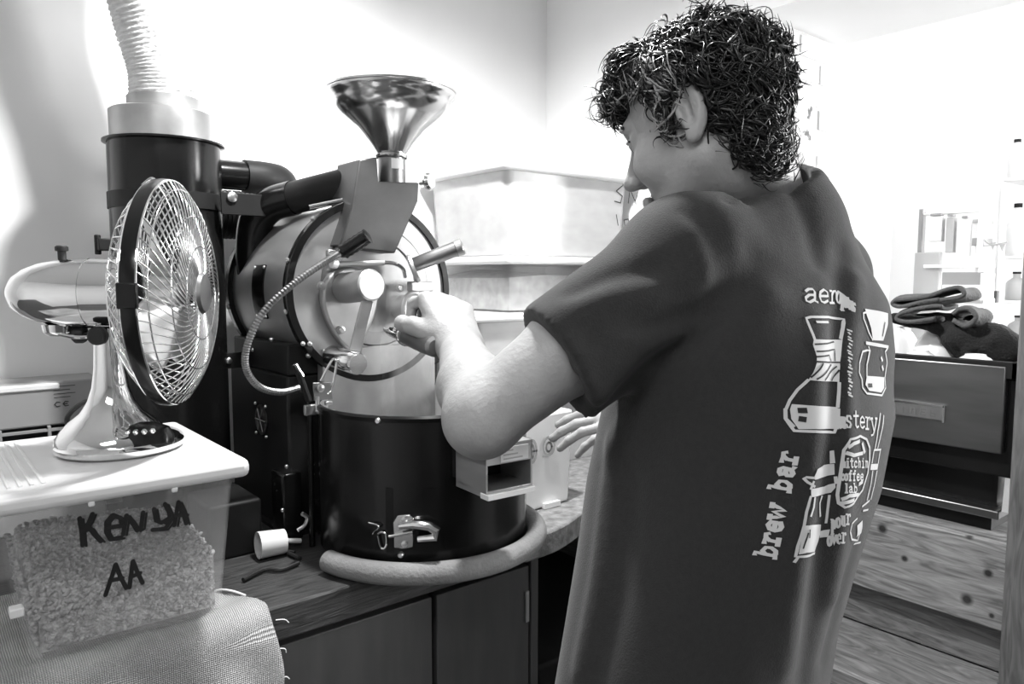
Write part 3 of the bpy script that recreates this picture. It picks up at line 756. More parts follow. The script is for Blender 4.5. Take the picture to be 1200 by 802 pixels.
for s_ in (0,): 
    p = ony(CY - 0.04, 121, 287)
    MB().box((p[0]-0.012, p[1]-0.02, p[2]-0.012), (p[0]+0.014, p[1]+0.02, p[2]+0.012)).cyl((p[0]-0.01, p[1], p[2]-0.02), (p[0]-0.01, p[1], p[2]+0.02), 0.006).build('toggle_catch', 'black_matte', cyc, bevel=0.002)
# bracket to the roaster at band height
p = ony(1.66, 268, 232)
MB().box((CX + 0.08, 1.64, 1.585), (ony(1.64, 311, 232)[0], 1.646, 1.632)).build('bracket', 'black_matte', cyc, bevel=0.001)
MB().lathe([(0.011, 0), (0.011, 0.005), (0.006, 0.008)], (p[0], 1.64, p[2]), (0, -1, 0), n=16).build('bolt', 'bolt', cyc)
p = ony(1.70, 268, 423)
MB().box((CX + 0.09, 1.70, p[2]-0.018), (0.614, 1.706, p[2]+0.018)).build('bracket', 'black_matte', cyc, bevel=0.001)
MB().lathe([(0.007, 0), (0.007, 0.004), (0.004, 0.006)], (p[0], 1.70, p[2]), (0, -1, 0), n=14).build('bolt', 'bolt', cyc)
# side inlet pipe and blower
z_in = ony(1.78, 290, 207)[2]
MB().lathe([(0.034, 0), (0.034, 0.13)], (CX + 0.09, 1.78, z_in), (1, 0, 0), n=32).build('inlet_pipe', 'black_enamel', cyc)
x1 = ony(1.78, 286, 207)[0]
MB().tube(bez([(x1, 1.78, z_in), (x1 + 0.05, 1.782, z_in), (x1 + 0.09, 1.80, z_in - 0.002), (x1 + 0.118, 1.845, z_in - 0.012), (x1 + 0.122, 1.92, z_in - 0.03)], 8), 0.0385, 28).build('inlet_elbow', 'black_matte', cyc)
pb = ony(1.90, 272, 252)
bl = MB().lathe([(0.055, 0), (0.058, 0.01), (0.058, 0.10), (0.05, 0.11)], (pb[0] - 0.05, 1.90, pb[2]), (1, 0, 0), n=32)
for k in range(9): bl.lathe([(0.0605, 0), (0.0605, 0.003)], (pb[0] - 0.04 + k*0.011, 1.90, pb[2]), (1, 0, 0), n=32)
bl.build('blower_motor', 'black_matte', cyc)

# flexible duct
dpath = bez([(CX + 0.0, CY, 1.832), (CX - 0.004, CY, 1.90), (CX - 0.022, CY + 0.0, 1.98), (CX - 0.042, CY, 2.08), (CX - 0.04, CY, 2.25), (CX - 0.03, CY, 2.499)], 40)
N = len(dpath); vs = []; ns = 48
for i, p in enumerate(dpath):
    t = (dpath[min(i+1, N-1)] - dpath[max(i-1, 0)]).normalized(); x = Vector((1, 0, 0)); x = (x - t*x.dot(t)).normalized(); y = t.cross(x)
    for k in range(ns):
        a = 2*PI*k/ns
        rr = 0.0655 + 0.0016*math.sin(i*1.35 + 0.5*math.sin(a*2)) + 0.0016*math.sin(3*a + i*0.07) + 0.0012*random.uniform(-1, 1)
        if i < 3: rr -= 0.001 * (3 - i)
        vs.append(p + (x*math.cos(a) + y*math.sin(a))*rr)
dm = MB(); dm.add(vs, [(i*ns+k, i*ns+(k+1) % ns, (i+1)*ns+(k+1) % ns, (i+1)*ns+k) for i in range(N-1) for k in range(ns)])
tag(dm.build('flexible_duct', 'duct_paper', origin=(CX, CY, 1.83), ang=80), 'white crinkled flexible duct rising from the cyclone to the ceiling', 'duct')

# ================================================================== COFFEE ROASTER
DX, DZ, DR, YF, YB = 0.797, 1.42, 0.196, 1.45, 1.80
ro = thing('coffee_roaster', (0.80, 1.5, 0.9), 'black and steel drum coffee roaster with chrome hopper and round bin', 'roaster')
def R(mb, name, m, par=None, **k): return mb.build(name, m, par or ro, **k)
def F_(px, py, y): p = ony(y, px, py); return Vector((p[0], y, p[2]))
R(MB().lathe([(DR - 0.006, 0), (DR - 0.006, YB - YF - 0.02)], (DX, YF + 0.012, DZ), (0, 1, 0), n=72), 'drum_jacket', 'steel_satin')
R(MB().lathe([(DR - 0.03, 0), (DR + 0.006, 0), (DR + 0.006, 0.02), (DR - 0.03, 0.02)], (DX, YB - 0.02, DZ), (0, 1, 0), n=72), 'rear_flange', 'black_enamel')
ff = R(MB().lathe([(DR - 0.012, -0.006), (DR + 0.002, -0.006), (DR + 0.004, 0.0), (DR + 0.002, 0.014), (DR - 0.012, 0.014), (DR - 0.012, -0.006)], (DX, YF, DZ), (0, 1, 0), n=72, cap0=False, cap1=False), 'front_flange', 'black_enamel')
R(MB().lathe([(0.002, 0), (DR - 0.012, 0), (DR - 0.012, 0.012), (0.002, 0.012)], (DX, YF, DZ), (0, 1, 0), n=72), 'face_plate', 'steel_face')
R(MB().lathe([(0.10, 0), (0.128, 0), (0.132, 0.004), (0.10, 0.004)], (DX + 0.01, YF - 0.004, DZ + 0.01), (0, 1, 0), n=64, cap0=False, cap1=False), 'face_ring', 'steel_dark')
for k in range(12):
    a = 2*PI*k/12 + 0.2
    R(MB().lathe([(0.0055, 0), (0.0055, 0.004), (0.003, 0.006)], (DX + (DR+0.003)*math.cos(a), YF + 0.004, DZ + (DR+0.003)*math.sin(a)), (math.cos(a), 0, math.sin(a)), n=10), 'flange_bolt', 'bolt', ff)
    if k % 2 == 0: R(MB().lathe([(0.0065, 0), (0.0065, 0.004), (0.003, 0.006)], (DX + (DR+0.005)*math.cos(a), YB - 0.01, DZ + (DR+0.005)*math.sin(a)), (math.cos(a), 0, math.sin(a)), n=10), 'flange_bolt', 'bolt', ff)
# vent slot in the jacket's side
def jacket(ang, y, lift=0.0): return Vector((DX + (DR - 0.006 + lift)*math.cos(ang), y, DZ + (DR - 0.006 + lift)*math.sin(ang)))
vp = MB(); vs = []
for i in range(9):
    a = PI - 0.30 + 0.62 * i/8
    for y in (1.585, 1.65): vs.append(jacket(a, y, 0.003))
for i in range(9):
    a = PI - 0.30 + 0.62 * i/8
    for y in (1.585, 1.65): vs.append(jacket(a, y, -0.002))
fs = [(2*i, 2*i+1, 2*i+3, 2*i+2) for i in range(8)] + [(18+2*i, 18+2*i+2, 18+2*i+3, 18+2*i+1) for i in range(8)]
fs += [(2*i, 2*i+2, 18+2*i+2, 18+2*i) for i in range(8)] + [(2*i+1, 18+2*i+1, 18+2*i+3, 2*i+3) for i in range(8)] + [(0, 18, 19, 1), (16, 17, 35, 34)]
slot = R(vp.add(vs, fs), 'side_hatch', 'black_enamel')
for a in (PI - 0.27, PI + 0.29):
    for y in (1.59, 1.645): c = jacket(a, y, 0.003); R(MB().ball(c, 0.004, 8), 'hatch_screw', 'bolt', slot)
# cradle and black base below the drum
R(MB().box((0.612, 1.478, 1.245), (0.99, 1.80, 1.31)), 'cradle_rail', 'black_matte', bevel=0.004)
R(MB().box((0.612, 1.485, 0.905), (0.99, 1.83, 1.245)), 'base_cabinet', 'black_matte', bevel=0.006)
for px, py in ((296, 410), (318, 398), (355, 403), (363, 403)):
    c = on(0, 0.611, px, py); R(MB().ball(c, 0.005, 8), 'rail_bolt', 'bolt')
c = on(0, 0.611, 307, 492)
gr = R(MB().lathe([(0.034, 0), (0.034, 0.003), (0.028, 0.003), (0.028, 0.001)], (0.611, c[1], c[2]), (-1, 0, 0), n=24), 'fan_guard', 'steel_dark')
for sy, sz in ((-1, -1), (-1, 1), (1, -1), (1, 1)):
    R(MB().ball((0.608, c[1] + sy*0.03, c[2] + sz*0.034), 0.004, 8), 'guard_screw', 'bolt', gr)
gw = MB()
for k in range(3): gw.tube([(0.606, c[1] + 0.028*math.cos(k*PI/3), c[2] + 0.028*math.sin(k*PI/3)), (0.606, c[1] - 0.028*math.cos(k*PI/3), c[2] - 0.028*math.sin(k*PI/3))], 0.0012, 5)
R(gw, 'guard_wire', 'bolt', gr)
c = F_(348, 585, 1.43); R(MB().box((c.x - 0.03, 1.43, c.z - 0.085), (c.x + 0.012, 1.49, c.z + 0.055)), 'junction_box', 'black_enamel', bevel=0.004)
for px, py in ((331, 598), (336, 547), (366, 545), (366, 556)):
    c = F_(px, py, 1.425); R(MB().ball(c, 0.0045, 8), 'box_screw', 'bolt')
# front column between base and drum face
R(MB().box((0.675, 1.445, 1.06), (0.955, 1.475, 1.30)), 'front_apron', 'steel_face', bevel=0.003)

# hopper chute, neck and funnel
ch = [F_(x, y, 1.405) for x, y in ((421, 187), (442, 184), (444, 213), (491, 214), (490, 236), (463, 297), (398, 288), (412, 246))]
R(MB().prism(ch, (0, 0.10, 0)), 'hopper_chute', 'chute_grey', bevel=0.003)
NX, NY = F_(459, 200, 1.46).x, 1.46
zn0, zn1 = F_(459, 213, 1.46).z, F_(459, 174, 1.46).z
nk = R(MB().lathe([(0.030, 0), (0.030, zn1 - zn0)], (NX, NY, zn0 - 0.01), n=32), 'hopper_neck', 'steel_dark')
lb = MB(); vs = []
za, zb = F_(459, 197, 1.43).z, F_(459, 185, 1.43).z
for i in range(9):
    a = -PI/2 - 0.55 + 1.0*i/8
    for z in (za, zb): vs.append((NX + 0.0306*math.cos(a), NY + 0.0306*math.sin(a), z))
R(lb.add(vs, [(2*i, 2*i+2, 2*i+3, 2*i+1) for i in range(8)]), 'neck_label', 'label', nk)
hz = zn1 - 0.018; H = F_(455, 108, 1.46).z - hz
fprof = [(0.034, -0.004), (0.036, 0), (0.036, 0.004), (0.032, 0.006), (0.048, 0.03), (0.072, 0.058), (0.103, 0.082), (0.122, 0.097), (0.131, 0.112), (0.134, H - 0.016), (0.141, H - 0.012), (0.142, H - 0.004), (0.145, H - 0.003), (0.1455, H + 0.001), (0.142, H + 0.002), (0.138, H - 0.004), (0.131, H - 0.014), (0.127, 0.113), (0.100, 0.086), (0.07, 0.062), (0.044, 0.03), (0.028, 0.004)]
R(MB().lathe(fprof, (NX, NY, hz), n=72, cap0=False, cap1=False), 'hopper_funnel', 'hopper_steel', ang=60)
c = F_(498, 214, 1.47)
kn_ = R(MB().lathe([(0.006, 0), (0.006, 0.02), (0.020, 0.021), (0.021, 0.026), (0.016, 0.032), (0.004, 0.033)], (c.x, c.y + 0.02, c.z), (0.35, -0.9, 0.1), n=24), 'slide_gate_knob', 'chrome_soft')
# exhaust pipe from the chute back to the elbow
p0 = F_(424, 212, 1.47); p1 = F_(340, 233, 1.62)
R(MB().cyl(p0, p1, 0.036, n=32), 'exhaust_pipe', 'black_matte')
e = [p1 + (p0 - p1)*0.06, p1, F_(318, 240, 1.66), F_(301, 258, 1.70), F_(296, 290, 1.735), F_(298, 320, 1.75)]
R(MB().tube(bez(e, 8), 0.0385, 28), 'exhaust_elbow', 'black_enamel')
R(MB().lathe([(0.0375, 0), (0.0375, 0.006)], p1, p0 - p1, n=32), 'pipe_joint', 'black_matte')
c = F_(409, 197, 1.49); R(MB().box((c.x - 0.012, 1.485, c.z - 0.012), (c.x + 0.012, 1.495, c.z + 0.008)), 'lug', 'black_matte', bevel=0.004)
R(MB().tube([F_(362, 243, 1.47), F_(424, 230, 1.45)], 0.005, 10), 'tie_rod', 'chrome_soft')

# pear shaped door casting with counterweight lever
pear = []
for i in range(28):
    a = 2*PI*i/28; x = math.cos(a); z = math.sin(a)
    pear.append(Vector((0, 0, 0)) + Vector((x*(0.062 + 0.022*z), 0, z*0.088)))
pc_ = F_(412, 362, 1.43)
R(MB().prism([pc_ + p for p in pear], (0, 0.02, 0)), 'door_casting', 'alu', bevel=0.006, segs=3)
for px, py in ((376, 335), (399, 387), (468, 338)):
    c = F_(px, py, 1.428); R(MB().lathe([(0.009, 0), (0.009, 0.003), (0.005, 0.004), (0.005, 0.008)], c, (0, -1, 0), n=14), 'casting_bolt', 'bolt')
ka = F_(436, 334, 1.33); kb = F_(404, 338, 1.43)
R(MB().lathe([(0.030, 0), (0.032, 0.003), (0.032, (ka-kb).length - 0.003), (0.029, (ka-kb).length)], kb, ka - kb, n=36), 'shaft_hub', 'alu')
la = F_(431, 352, 1.345); lb_ = F_(416, 412, 1.345)
d = (lb_ - la).normalized(); sd = Vector((0.8, -0.3, 0)).normalized(); sd = (sd - d*sd.dot(d)).normalized(); nn = d.cross(sd)
R(MB().add([la + s1*sd*0.0125 + s2*nn*0.004 for s2 in (-1, 1) for s1 in (-1, 1)] + [lb_ + s1*sd*0.0125 + s2*nn*0.004 for s2 in (-1, 1) for s1 in (-1, 1)],
   [(0, 1, 3, 2), (4, 6, 7, 5), (0, 4, 5, 1), (2, 3, 7, 6), (0, 2, 6, 4), (1, 5, 7, 3)]), 'counterweight_arm', 'alu', bevel=0.002)
wa = F_(420, 427, 1.315); wb = F_(388, 417, 1.42)
R(MB().lathe([(0.020, 0), (0.022, 0.003), (0.022, (wa-wb).length - 0.003), (0.020, (wa-wb).length)], wb, wa - wb, n=32), 'counterweight', 'chrome_soft')
R(MB().tube([F_(392, 310, 1.40), F_(450, 308, 1.39)], 0.0058, 12), 'probe_rod', 'steel_satin')
R(MB().tube(bez([F_(449, 308, 1.39), F_(462, 309, 1.388), F_(472, 315, 1.39), F_(475, 325, 1.40)], 6), 0.004, 8), 'probe_cable', 'chrome_soft')
R(MB().lathe([(0.0085, 0), (0.0095, 0.003), (0.0095, 0.012), (0.007, 0.014)], F_(395, 310, 1.40), F_(384, 308, 1.40) - F_(395, 310, 1.40), n=16), 'probe_cap', 'white_plastic')
# coiled thermocouple head and armoured cable
ca = F_(398, 298, 1.405); cb = F_(432, 276, 1.36)
hd = MB(); L_ = (cb - ca).length
hd.lathe([(0.008, 0), (0.013, 0.008)] + [(0.0165 - 0.0016*(i % 2), 0.010 + i*(L_-0.012)/10) for i in range(11)] + [(0.010, L_)], ca, cb - ca, n=24)
R(hd, 'probe_head', 'black_enamel')
R(MB().box(tuple(F_(388, 297, 1.41) - Vector((0.008, 0.004, 0.006))), tuple(F_(388, 297, 1.41) + Vector((0.010, 0.010, 0.007)))), 'probe_bracket', 'bolt', bevel=0.002)
cp = bez([F_(398, 297, 1.40), F_(378, 309, 1.385), F_(345, 332, 1.37), F_(312, 362, 1.37), F_(292, 398, 1.38), F_(288, 430, 1.39), F_(303, 453, 1.40), F_(328, 460, 1.41), F_(351, 455, 1.43)], 22)
cr = [0.0062 + 0.0012*(i % 2) for i in range(len(cp))]
R(MB().tube(cp, 0, 9, radii=cr), 'armoured_cable', 'steel_dark', fix=True, ang=20)
# trier socket and wooden handled sampler above the hand
ha = F_(484, 311, 1.37); hb = F_(541, 289, 1.31)
tr = R(MB().lathe([(0.013, 0), (0.015, 0.004), (0.0165, (hb-ha).length*0.5), (0.0165, (hb-ha).length - 0.014), (0.018, (hb-ha).length - 0.012), (0.018, (hb-ha).length - 0.002), (0.015, (hb-ha).length)], ha, hb - ha, n=28), 'damper_handle', 'steel_dark')
R(MB().lathe([(0.0185, -0.013), (0.0187, 0.0), (0.0165, 0.003), (0.003, 0.004)], hb, hb - ha, n=28), 'handle_cap', 'alu', tr)
fl = F_(484, 315, 1.38)
R(MB().lathe([(0.014, -0.004), (0.03, -0.004), (0.032, 0), (0.03, 0.006), (0.014, 0.006)], fl, hb - ha, n=28), 'handle_flange', 'alu', tr)
R(MB().box(tuple(F_(482, 330, 1.40)), tuple(F_(508, 342, 1.40) + Vector((0, 0.02, 0)))), 'damper_quadrant', 'alu', bevel=0.003)
pp = F_(485, 362, 1.40)
R(MB().tube([(pp.x + 0.027*math.cos(a), 1.40 + 0.0*a, pp.z + 0.034*math.sin(a)) for a in np.linspace(0.2, 2*PI+0.2, 28)[:-1]], 0.007, 10, closed=True), 'sight_glass_ring', 'alu')
R(MB().lathe([(0.002, 0), (0.026, 0), (0.026, 0.01)], (pp.x, 1.405, pp.z), (0, 1, 0), n=24), 'sight_glass', 'steel_dark')
R(MB().cyl((pp.x, 1.395, pp.z), (pp.x, 1.45, pp.z), 0.03, n=28), 'sight_tube', 'alu')

# cooling bin
BX, BY, BR = 0.824, 1.292, 0.213
bn = R(MB().lathe([(BR - 0.004, 0.004), (BR, 0.0), (BR, 0.272), (BR + 0.003, 0.273), (BR + 0.004, 0.280), (BR, 0.284), (BR - 0.004, 0.284), (BR - 0.005, 0.27)], (BX, BY, 0.918), n=96, cap1=False), 'bin', 'black_enamel')
R(MB().lathe([(BR - 0.0055, 0.28), (BR - 0.0055, 0.06), (0.002, 0.055)], (BX, BY, 0.918), n=96, cap0=False, cap1=False), 'bin_lining', 'steel_inside', bn)
def binp(px, py, lift=0.0):
    """point on the bin's outer wall seen at this pixel"""
    k = ray(px, py); o = CAM; a = k[0]**2 + k[1]**2; b = 2*((o[0]-BX)*k[0] + (o[1]-BY)*k[1]); c = (o[0]-BX)**2 + (o[1]-BY)**2 - (BR+lift)**2
    t = (-b - math.sqrt(max(0, b*b - 4*a*c)))/(2*a); p = o + t*k; return Vector(p), math.atan2(p[1]-BY, p[0]-BX)
def curved(a0, a1, z0, z1, lift, th, name, m, par, n=14, z0b=None, z1b=None):
    mb = MB(); vs = []
    for i in range(n+1):
        t = i/n; a = a0 + (a1-a0)*t
        for r, z in ((BR+lift, z0), (BR+lift, z1), (BR+lift-th, z1), (BR+lift-th, z0)): vs.append((BX + r*math.cos(a), BY + r*math.sin(a), z))
    fs = [(4*i+k, 4*i+(k+1) % 4, 4*i+4+(k+1) % 4, 4*i+4+k) for i in range(n) for k in range(4)] + [(0, 1, 2, 3), (4*n+3, 4*n+2, 4*n+1, 4*n)]
    return R(mb.add(vs, fs), name, m, par)
pa, aa = binp(378, 565); pb_, ab = binp(452, 572)
curved(aa - 0.05, ab, 0.945, pb_.z, 0.0022, 0.004, 'bin_door', 'black_enamel', bn)
for px, py in ((444, 493), (470, 650)):
    p, a = binp(px, py); R(MB().lathe([(0.006, -0.002), (0.006, 0.004), (0.004, 0.007)], p, (math.cos(a), math.sin(a), 0), n=12), 'bin_bolt', 'bolt', bn)
# latch on the bin
def LP(px, py, l=0.004): return binp(px, py, l)[0]
p, a = binp(472, 624); nrm = Vector((math.cos(a), math.sin(a), 0))
lt = MB(); lt.prism([LP(x, y, 0.001) for x, y in ((462, 642), (461, 612), (466, 604), (480, 603), (485, 607), (484, 641), (476, 643))], nrm*0.003)
latch = R(lt, 'latch', 'chrome_soft', bevel=0.0015)
R(MB().tube([LP(468, 617, 0.008), LP(485, 615, 0.012), LP(503, 617, 0.018), LP(511, 622, 0.02), LP(510, 630, 0.02), LP(490, 632, 0.012)], 0, 10, radii=[0.005, 0.0085, 0.0095, 0.010, 0.008, 0.006]), 'latch_lever', 'chrome_soft', latch)
R(MB().tube([LP(484, 624, 0.012), LP(456, 629, 0.006)], 0.0035, 8), 'latch_rod', 'chrome_soft', latch)
R(MB().tube(bez([LP(443, 626, .004), LP(447, 624, .004), LP(452, 626, .004), LP(453, 637, .004), LP(450, 643, .004), LP(446, 641, .004), LP(443, 628, .004)], 5), 0.0022, 8), 'latch_loop', 'chrome_soft', latch)
for px, py in ((474, 609), (474, 638)):
    R(MB().lathe([(0.0055, 0), (0.0055, 0.003), (0.003, 0.004)], LP(px, py, 0.004), nrm, n=12), 'latch_screw', 'bolt', latch)
R(MB().tube(bez([LP(432, 613, .002), LP(440, 615, .006), LP(444, 618, .008), LP(439, 623, .006), LP(437, 626, .003)], 5), 0.0016, 6), 'latch_hook', 'chrome_soft', latch)
# toggle clamp at the bin's left shoulder
def T_(px, py, y=1.36): return F_(px, py, y)
tc_ = R(MB().prism([T_(x, y) for x, y in ((367, 449), (388, 448), (390, 468), (368, 470))], (0, 0.004, 0)), 'toggle_clamp', 'steel_dark', bevel=0.001)
R(MB().lathe([(0.008, 0), (0.008, 0.004), (0.004, 0.006)], T_(375, 455), (0, -1, 0), n=14), 'clamp_bolt', 'bolt', tc_)
R(MB().tube(bez([T_(376, 447), T_(388, 424), T_(393, 422), T_(394, 430), T_(389, 455), T_(384, 462)], 6), 0.0026, 8), 'clamp_wire', 'chrome_soft', tc_)
R(MB().tube([T_(362, 470), T_(353, 445), T_(346, 427)], 0.0065, 10), 'clamp_handle', 'black_matte', tc_)
R(MB().tube([T_(346, 427, 1.355), T_(355, 441, 1.355)], 0.0035, 8), 'clamp_tip', 'chrome_soft', tc_)
R(MB().box(tuple(T_(358, 488)), tuple(T_(372, 474) + Vector((0, 0.01, 0)))), 'clamp_foot', 'alu', tc_, bevel=0.002)
R(MB().box(tuple(T_(382, 476)), tuple(T_(390, 470) + Vector((0, 0.01, 0)))), 'clamp_foot', 'alu', tc_, bevel=0.002)
R(MB().cyl(T_(372, 465, 1.352), T_(372, 480, 1.352), 0.004, n=8).ball(T_(373, 482, 1.352), 0.006, 8), 'clamp_screw', 'bolt', tc_)
# pipe stubs and wiring low on the left of the bin
R(MB().tube(bez([T_(349, 622, 1.33), T_(357, 616, 1.33), T_(360, 607, 1.33), T_(354, 602, 1.33)], 6), 0.004, 8), 'wire_loop', 'bolt')
R(MB().cyl(T_(363, 470, 1.40), T_(366, 640, 1.40), 0.006, n=10), 'conduit', 'black_enamel')
R(MB().box((0.66, 1.36, 0.905), (0.74, 1.5, 0.97)), 'motor_foot', 'black_matte', bevel=0.004)
R(MB().box((0.60, 1.48, 0.8995), (1.0, 1.84, 0.908)), 'foot_plate', 'black_matte')
# chute box on the bin's front with slot and label
cb0 = at(571, 586, 1.24); u_ = Vector(tuple(at(629, 567, 1.30) - cb0)); u_.z = 0; ul = 0.105; u_ = u_.normalized()
nb = Vector((u_.y, -u_.x, 0)); o0 = Vector(tuple(cb0))
Mx = Matrix(((u_.x, -nb.x, 0, o0.x), (u_.y, -nb.y, 0, o0.y), (0, 0, 1, o0.z), (0, 0, 0, 1)))       # local x across, y into the machine, z up
def C_(mb, name, m, par=None, **k): return R(mb.xf(Mx), name, m, par, **k)
ul = 0.098
cbx = C_(MB().box((0, 0.004, 0.008), (ul, 0.10, 0.012)).box((0, 0.004, 0.0), (0.004, 0.10, 0.09)).box((ul-0.004, 0.004, 0), (ul, 0.10, 0.09)).box((0, 0.004, 0.055), (ul, 0.10, 0.09)), 'display_box', 'steel_satin', bevel=0.001)
C_(MB().box((-0.001, -0.004, -0.002), (ul+0.001, 0.02, 0.008)), 'sill', 'white_plastic', cbx, bevel=0.001)
C_(MB().box((0.03, 0.0025, 0.058), (0.088, 0.004, 0.083)), 'label_plate', 'label', cbx)
tx = MB()
for k in range(3): tx.box((0.035, 0.0018, 0.062 + k*0.007), (0.075 - 0.01*k, 0.0024, 0.0645 + k*0.007))
C_(tx, 'label_print', 'paper_grey', cbx)
C_(MB().box((0.01, 0.09, 0.01), (0.09, 0.2, 0.08)), 'box_bracket', 'black_matte', cbx)

# foam pipe lagging round the foot of the bin
fa = [(BX + 0.236*math.cos(a), BY + 0.236*math.sin(a), 0.921) for a in np.linspace(math.radians(188), math.radians(385), 64)]
tag(MB().tube(fa, 0.0205, 20).build('foam_tube', 'foam', origin=(BX, BY, 0.9)), 'grey foam pipe lagging curved round the foot of the black bin', 'foam tube')

# clutter on the counter between tub and roaster
z = 0.902
def Z_(px, py, h=0.0): p = onz(z + h, px, py); return Vector(p)
for pts, lab in (([(262, 615), (300, 618), (322, 640), (352, 655)], 'black cable curling past the white scoop'), ([(258, 636), (300, 640), (345, 648)], 'thin black cable lying straight along the worktop'), ([(285, 680), (310, 668), (330, 668), (350, 660)], 'black cable looping near the worktop edge')):
    tag(MB().tube(bez([Z_(*p, 0.004) for p in pts], 8), 0.0042, 8).build('power_cable', 'black_rubber', origin=tuple(Z_(*pts[0]))), lab, 'cable', 'cables on the worktop')
sc = thing('bean_scoop', tuple(Z_(322, 640)), 'small white plastic scoop lying beside the black base of the roaster', 'scoop')
a_ = Z_(308, 636, 0.02); b_ = Z_(342, 630, 0.022)
mb = MB().lathe([(0.010, 0), (0.024, 0.003), (0.0265, 0.055), (0.0245, 0.055), (0.022, 0.006), (0.009, 0.003)], tuple(Z_(335, 634, 0.024)), (a_ - b_) + Vector((0, -0.01, 0.004)), n=28)
mb.build('cup', 'white_plastic', sc)
MB().tube([Z_(336, 634, 0.02), Z_(352, 634, 0.012)], 0.005, 8).build('handle', 'white_plastic', sc)
wr_ = MB().tube([Vector(at(271, 552, 1.26)), Vector(at(283, 580, 1.28)), Vector(at(286, 602, 1.31))], 0.0016, 6)
MB().box((0.40, 1.55, 0.905), (0.58, 1.70, 1.0)).build('wd', 'black_matte') if False else None
tag(MB().box((0.43, 1.44, 0.9), (0.535, 1.58, 1.01)).build('transformer_box', 'black_matte', bevel=0.006), 'squat black box on the worktop between tub and roaster', 'box')

# ================================================================== SERVING OPENING: stand, machine, cups
tag(MB().box((1.755, -0.69, 0.862), (2.3, 1.165, 0.905)).build('serving_sill', 'old_wood', bevel=0.004), 'dark wooden sill of the serving opening under the steel machine', 'sill')
PX = 1.735
tag(MB().box((PX, 0.497, 0.712), (PX + 0.022, 1.16, 0.898)).build('pine_plank', 'pine', bevel=0.003), 'pale knotty pine plank fixed below the steel machine', 'plank')
tag(MB().box((1.70, 0.34, 0.0), (1.80, 0.495, 2.15)).build('wooden_post', 'post_wood', bevel=0.004), 'dark wooden post at the side of the serving opening', 'post')
sh = thing('low_shelf', (1.6, 0.7, 0.55), 'dark wooden shelf with a pale front lip below the pine plank', 'shelf')
MB().box((1.52, 0.497, 0.585), (1.763, 1.165, 0.61)).build('shelf_board', 'old_wood', sh, bevel=0.003)
MB().box((1.505, 0.497, 0.575), (1.522, 1.165, 0.612)).build('front_lip', 'pine', sh, bevel=0.002)
MB().box((1.52, 0.50, 0.0), (1.56, 0.54, 0.585)).build('leg', 'old_wood', sh); MB().box((1.52, 1.12, 0.0), (1.56, 1.16, 0.585)).build('leg', 'old_wood', sh)
sb = thing('back_panel', (1.77, 0.7, 0.61), 'dark stained boards closing the gap behind the low shelf', 'panel')
MB().box((1.765, 0.497, 0.61), (1.798, 1.16, 0.712)).build('board', 'old_wood', sb, bevel=0.002)
MB().box((1.765, 0.497, 0.2), (1.798, 1.16, 0.606)).build('board', 'old_wood', sb, bevel=0.002)

em = thing('espresso_machine', (1.95, 0.8, 0.905), 'wide stainless steel machine with a badge, cups on top', 'machine')
MB().box((1.75, 0.527, 1.082), (1.768, 1.10, 1.266)).build('rear_panel', 'machine_steel', em, bevel=0.003)
MB().box((1.768, 0.507, 1.03), (2.2, 1.12, 1.24)).build('body', 'black_enamel', em, bevel=0.004)
for a, b in (((1.752, 0.507, 1.24), (1.764, 1.11, 1.276)), ((1.752, 0.507, 1.24), (2.2, 0.519, 1.276)), ((1.752, 1.10, 1.24), (2.2, 1.112, 1.276)), ((2.19, 0.507, 1.24), (2.2, 1.112, 1.276))):
    MB().box(a, b).build('cup_rail', 'black_matte', em, bevel=0.002)
MB().box((1.80, 0.545, 0.955), (2.18, 1.09, 1.085)).build('splash_back', 'black_enamel', em)
MB().box((1.765, 0.53, 0.937), (2.2, 1.10, 0.956)).build('drip_tray', 'machine_steel', em, bevel=0.003)
MB().hexa([(1.775, 0.510, 0.955), (1.86, 0.510, 0.955), (1.86, 0.528, 0.955), (1.775, 0.528, 0.955)], [(1.80, 0.512, 1.085), (1.9, 0.512, 1.085), (1.9, 0.53, 1.085), (1.80, 0.53, 1.085)]).build('side_bracket', 'chrome_soft', em)
MB().box((1.79, 0.55, 0.9045), (2.18, 1.08, 0.938)).build('plinth', 'black_matte', em)
bd = MB().box((1.744, 0.0, 0.0), (1.7515, 0.12, 0.032))
pz = onx(1.75, 1106, 485)
bd.v = [(x, y + pz[1], z + pz[2] - 0.016) for x, y, z in bd.v]
bdo = bd.build('badge', 'badge', em, bevel=0.002)
fr_ = MB(); y0, z0 = pz[1], pz[2] - 0.016
fr_.box((1.742, y0 - 0.002, z0 + 0.030), (1.752, y0 + 0.122, z0 + 0.034)); fr_.box((1.742, y0 - 0.004, z0 - 0.003), (1.752, y0, z0 + 0.034))
fr_.build('badge_frame', 'chrome_soft', bdo)
bt = MB()          # worn raised lettering: E X P O B A R style strokes, too faint to read apart from a few strokes
GL = {'E': [[(1, 1), (0, 1), (0, 0), (1, 0)], [(0, .5), (.8, .5)]], 'b': [[(0, 1), (0, 0), (.9, 0), (.9, .5), (0, .5)]], 'o': [[(0, 0), (1, 0), (1, .8), (0, .8), (0, 0)]], 'I': [[(.5, 0), (.5, 1)]], 'n': [[(0, 0), (0, .8), (1, .8), (1, 0)]]}
for i, ch_ in enumerate('oInEb'):
    for st in GL[ch_]:
        ribbon(bt, [(1.7435, y0 + 0.108 - (i*0.021 + a*0.010), z0 + 0.008 + b*0.013) for a, b in st], 0.0024, (-1, 0, 0), 0.0008)
bt.build('badge_lettering', 'steel_satin', bdo, fix=False)

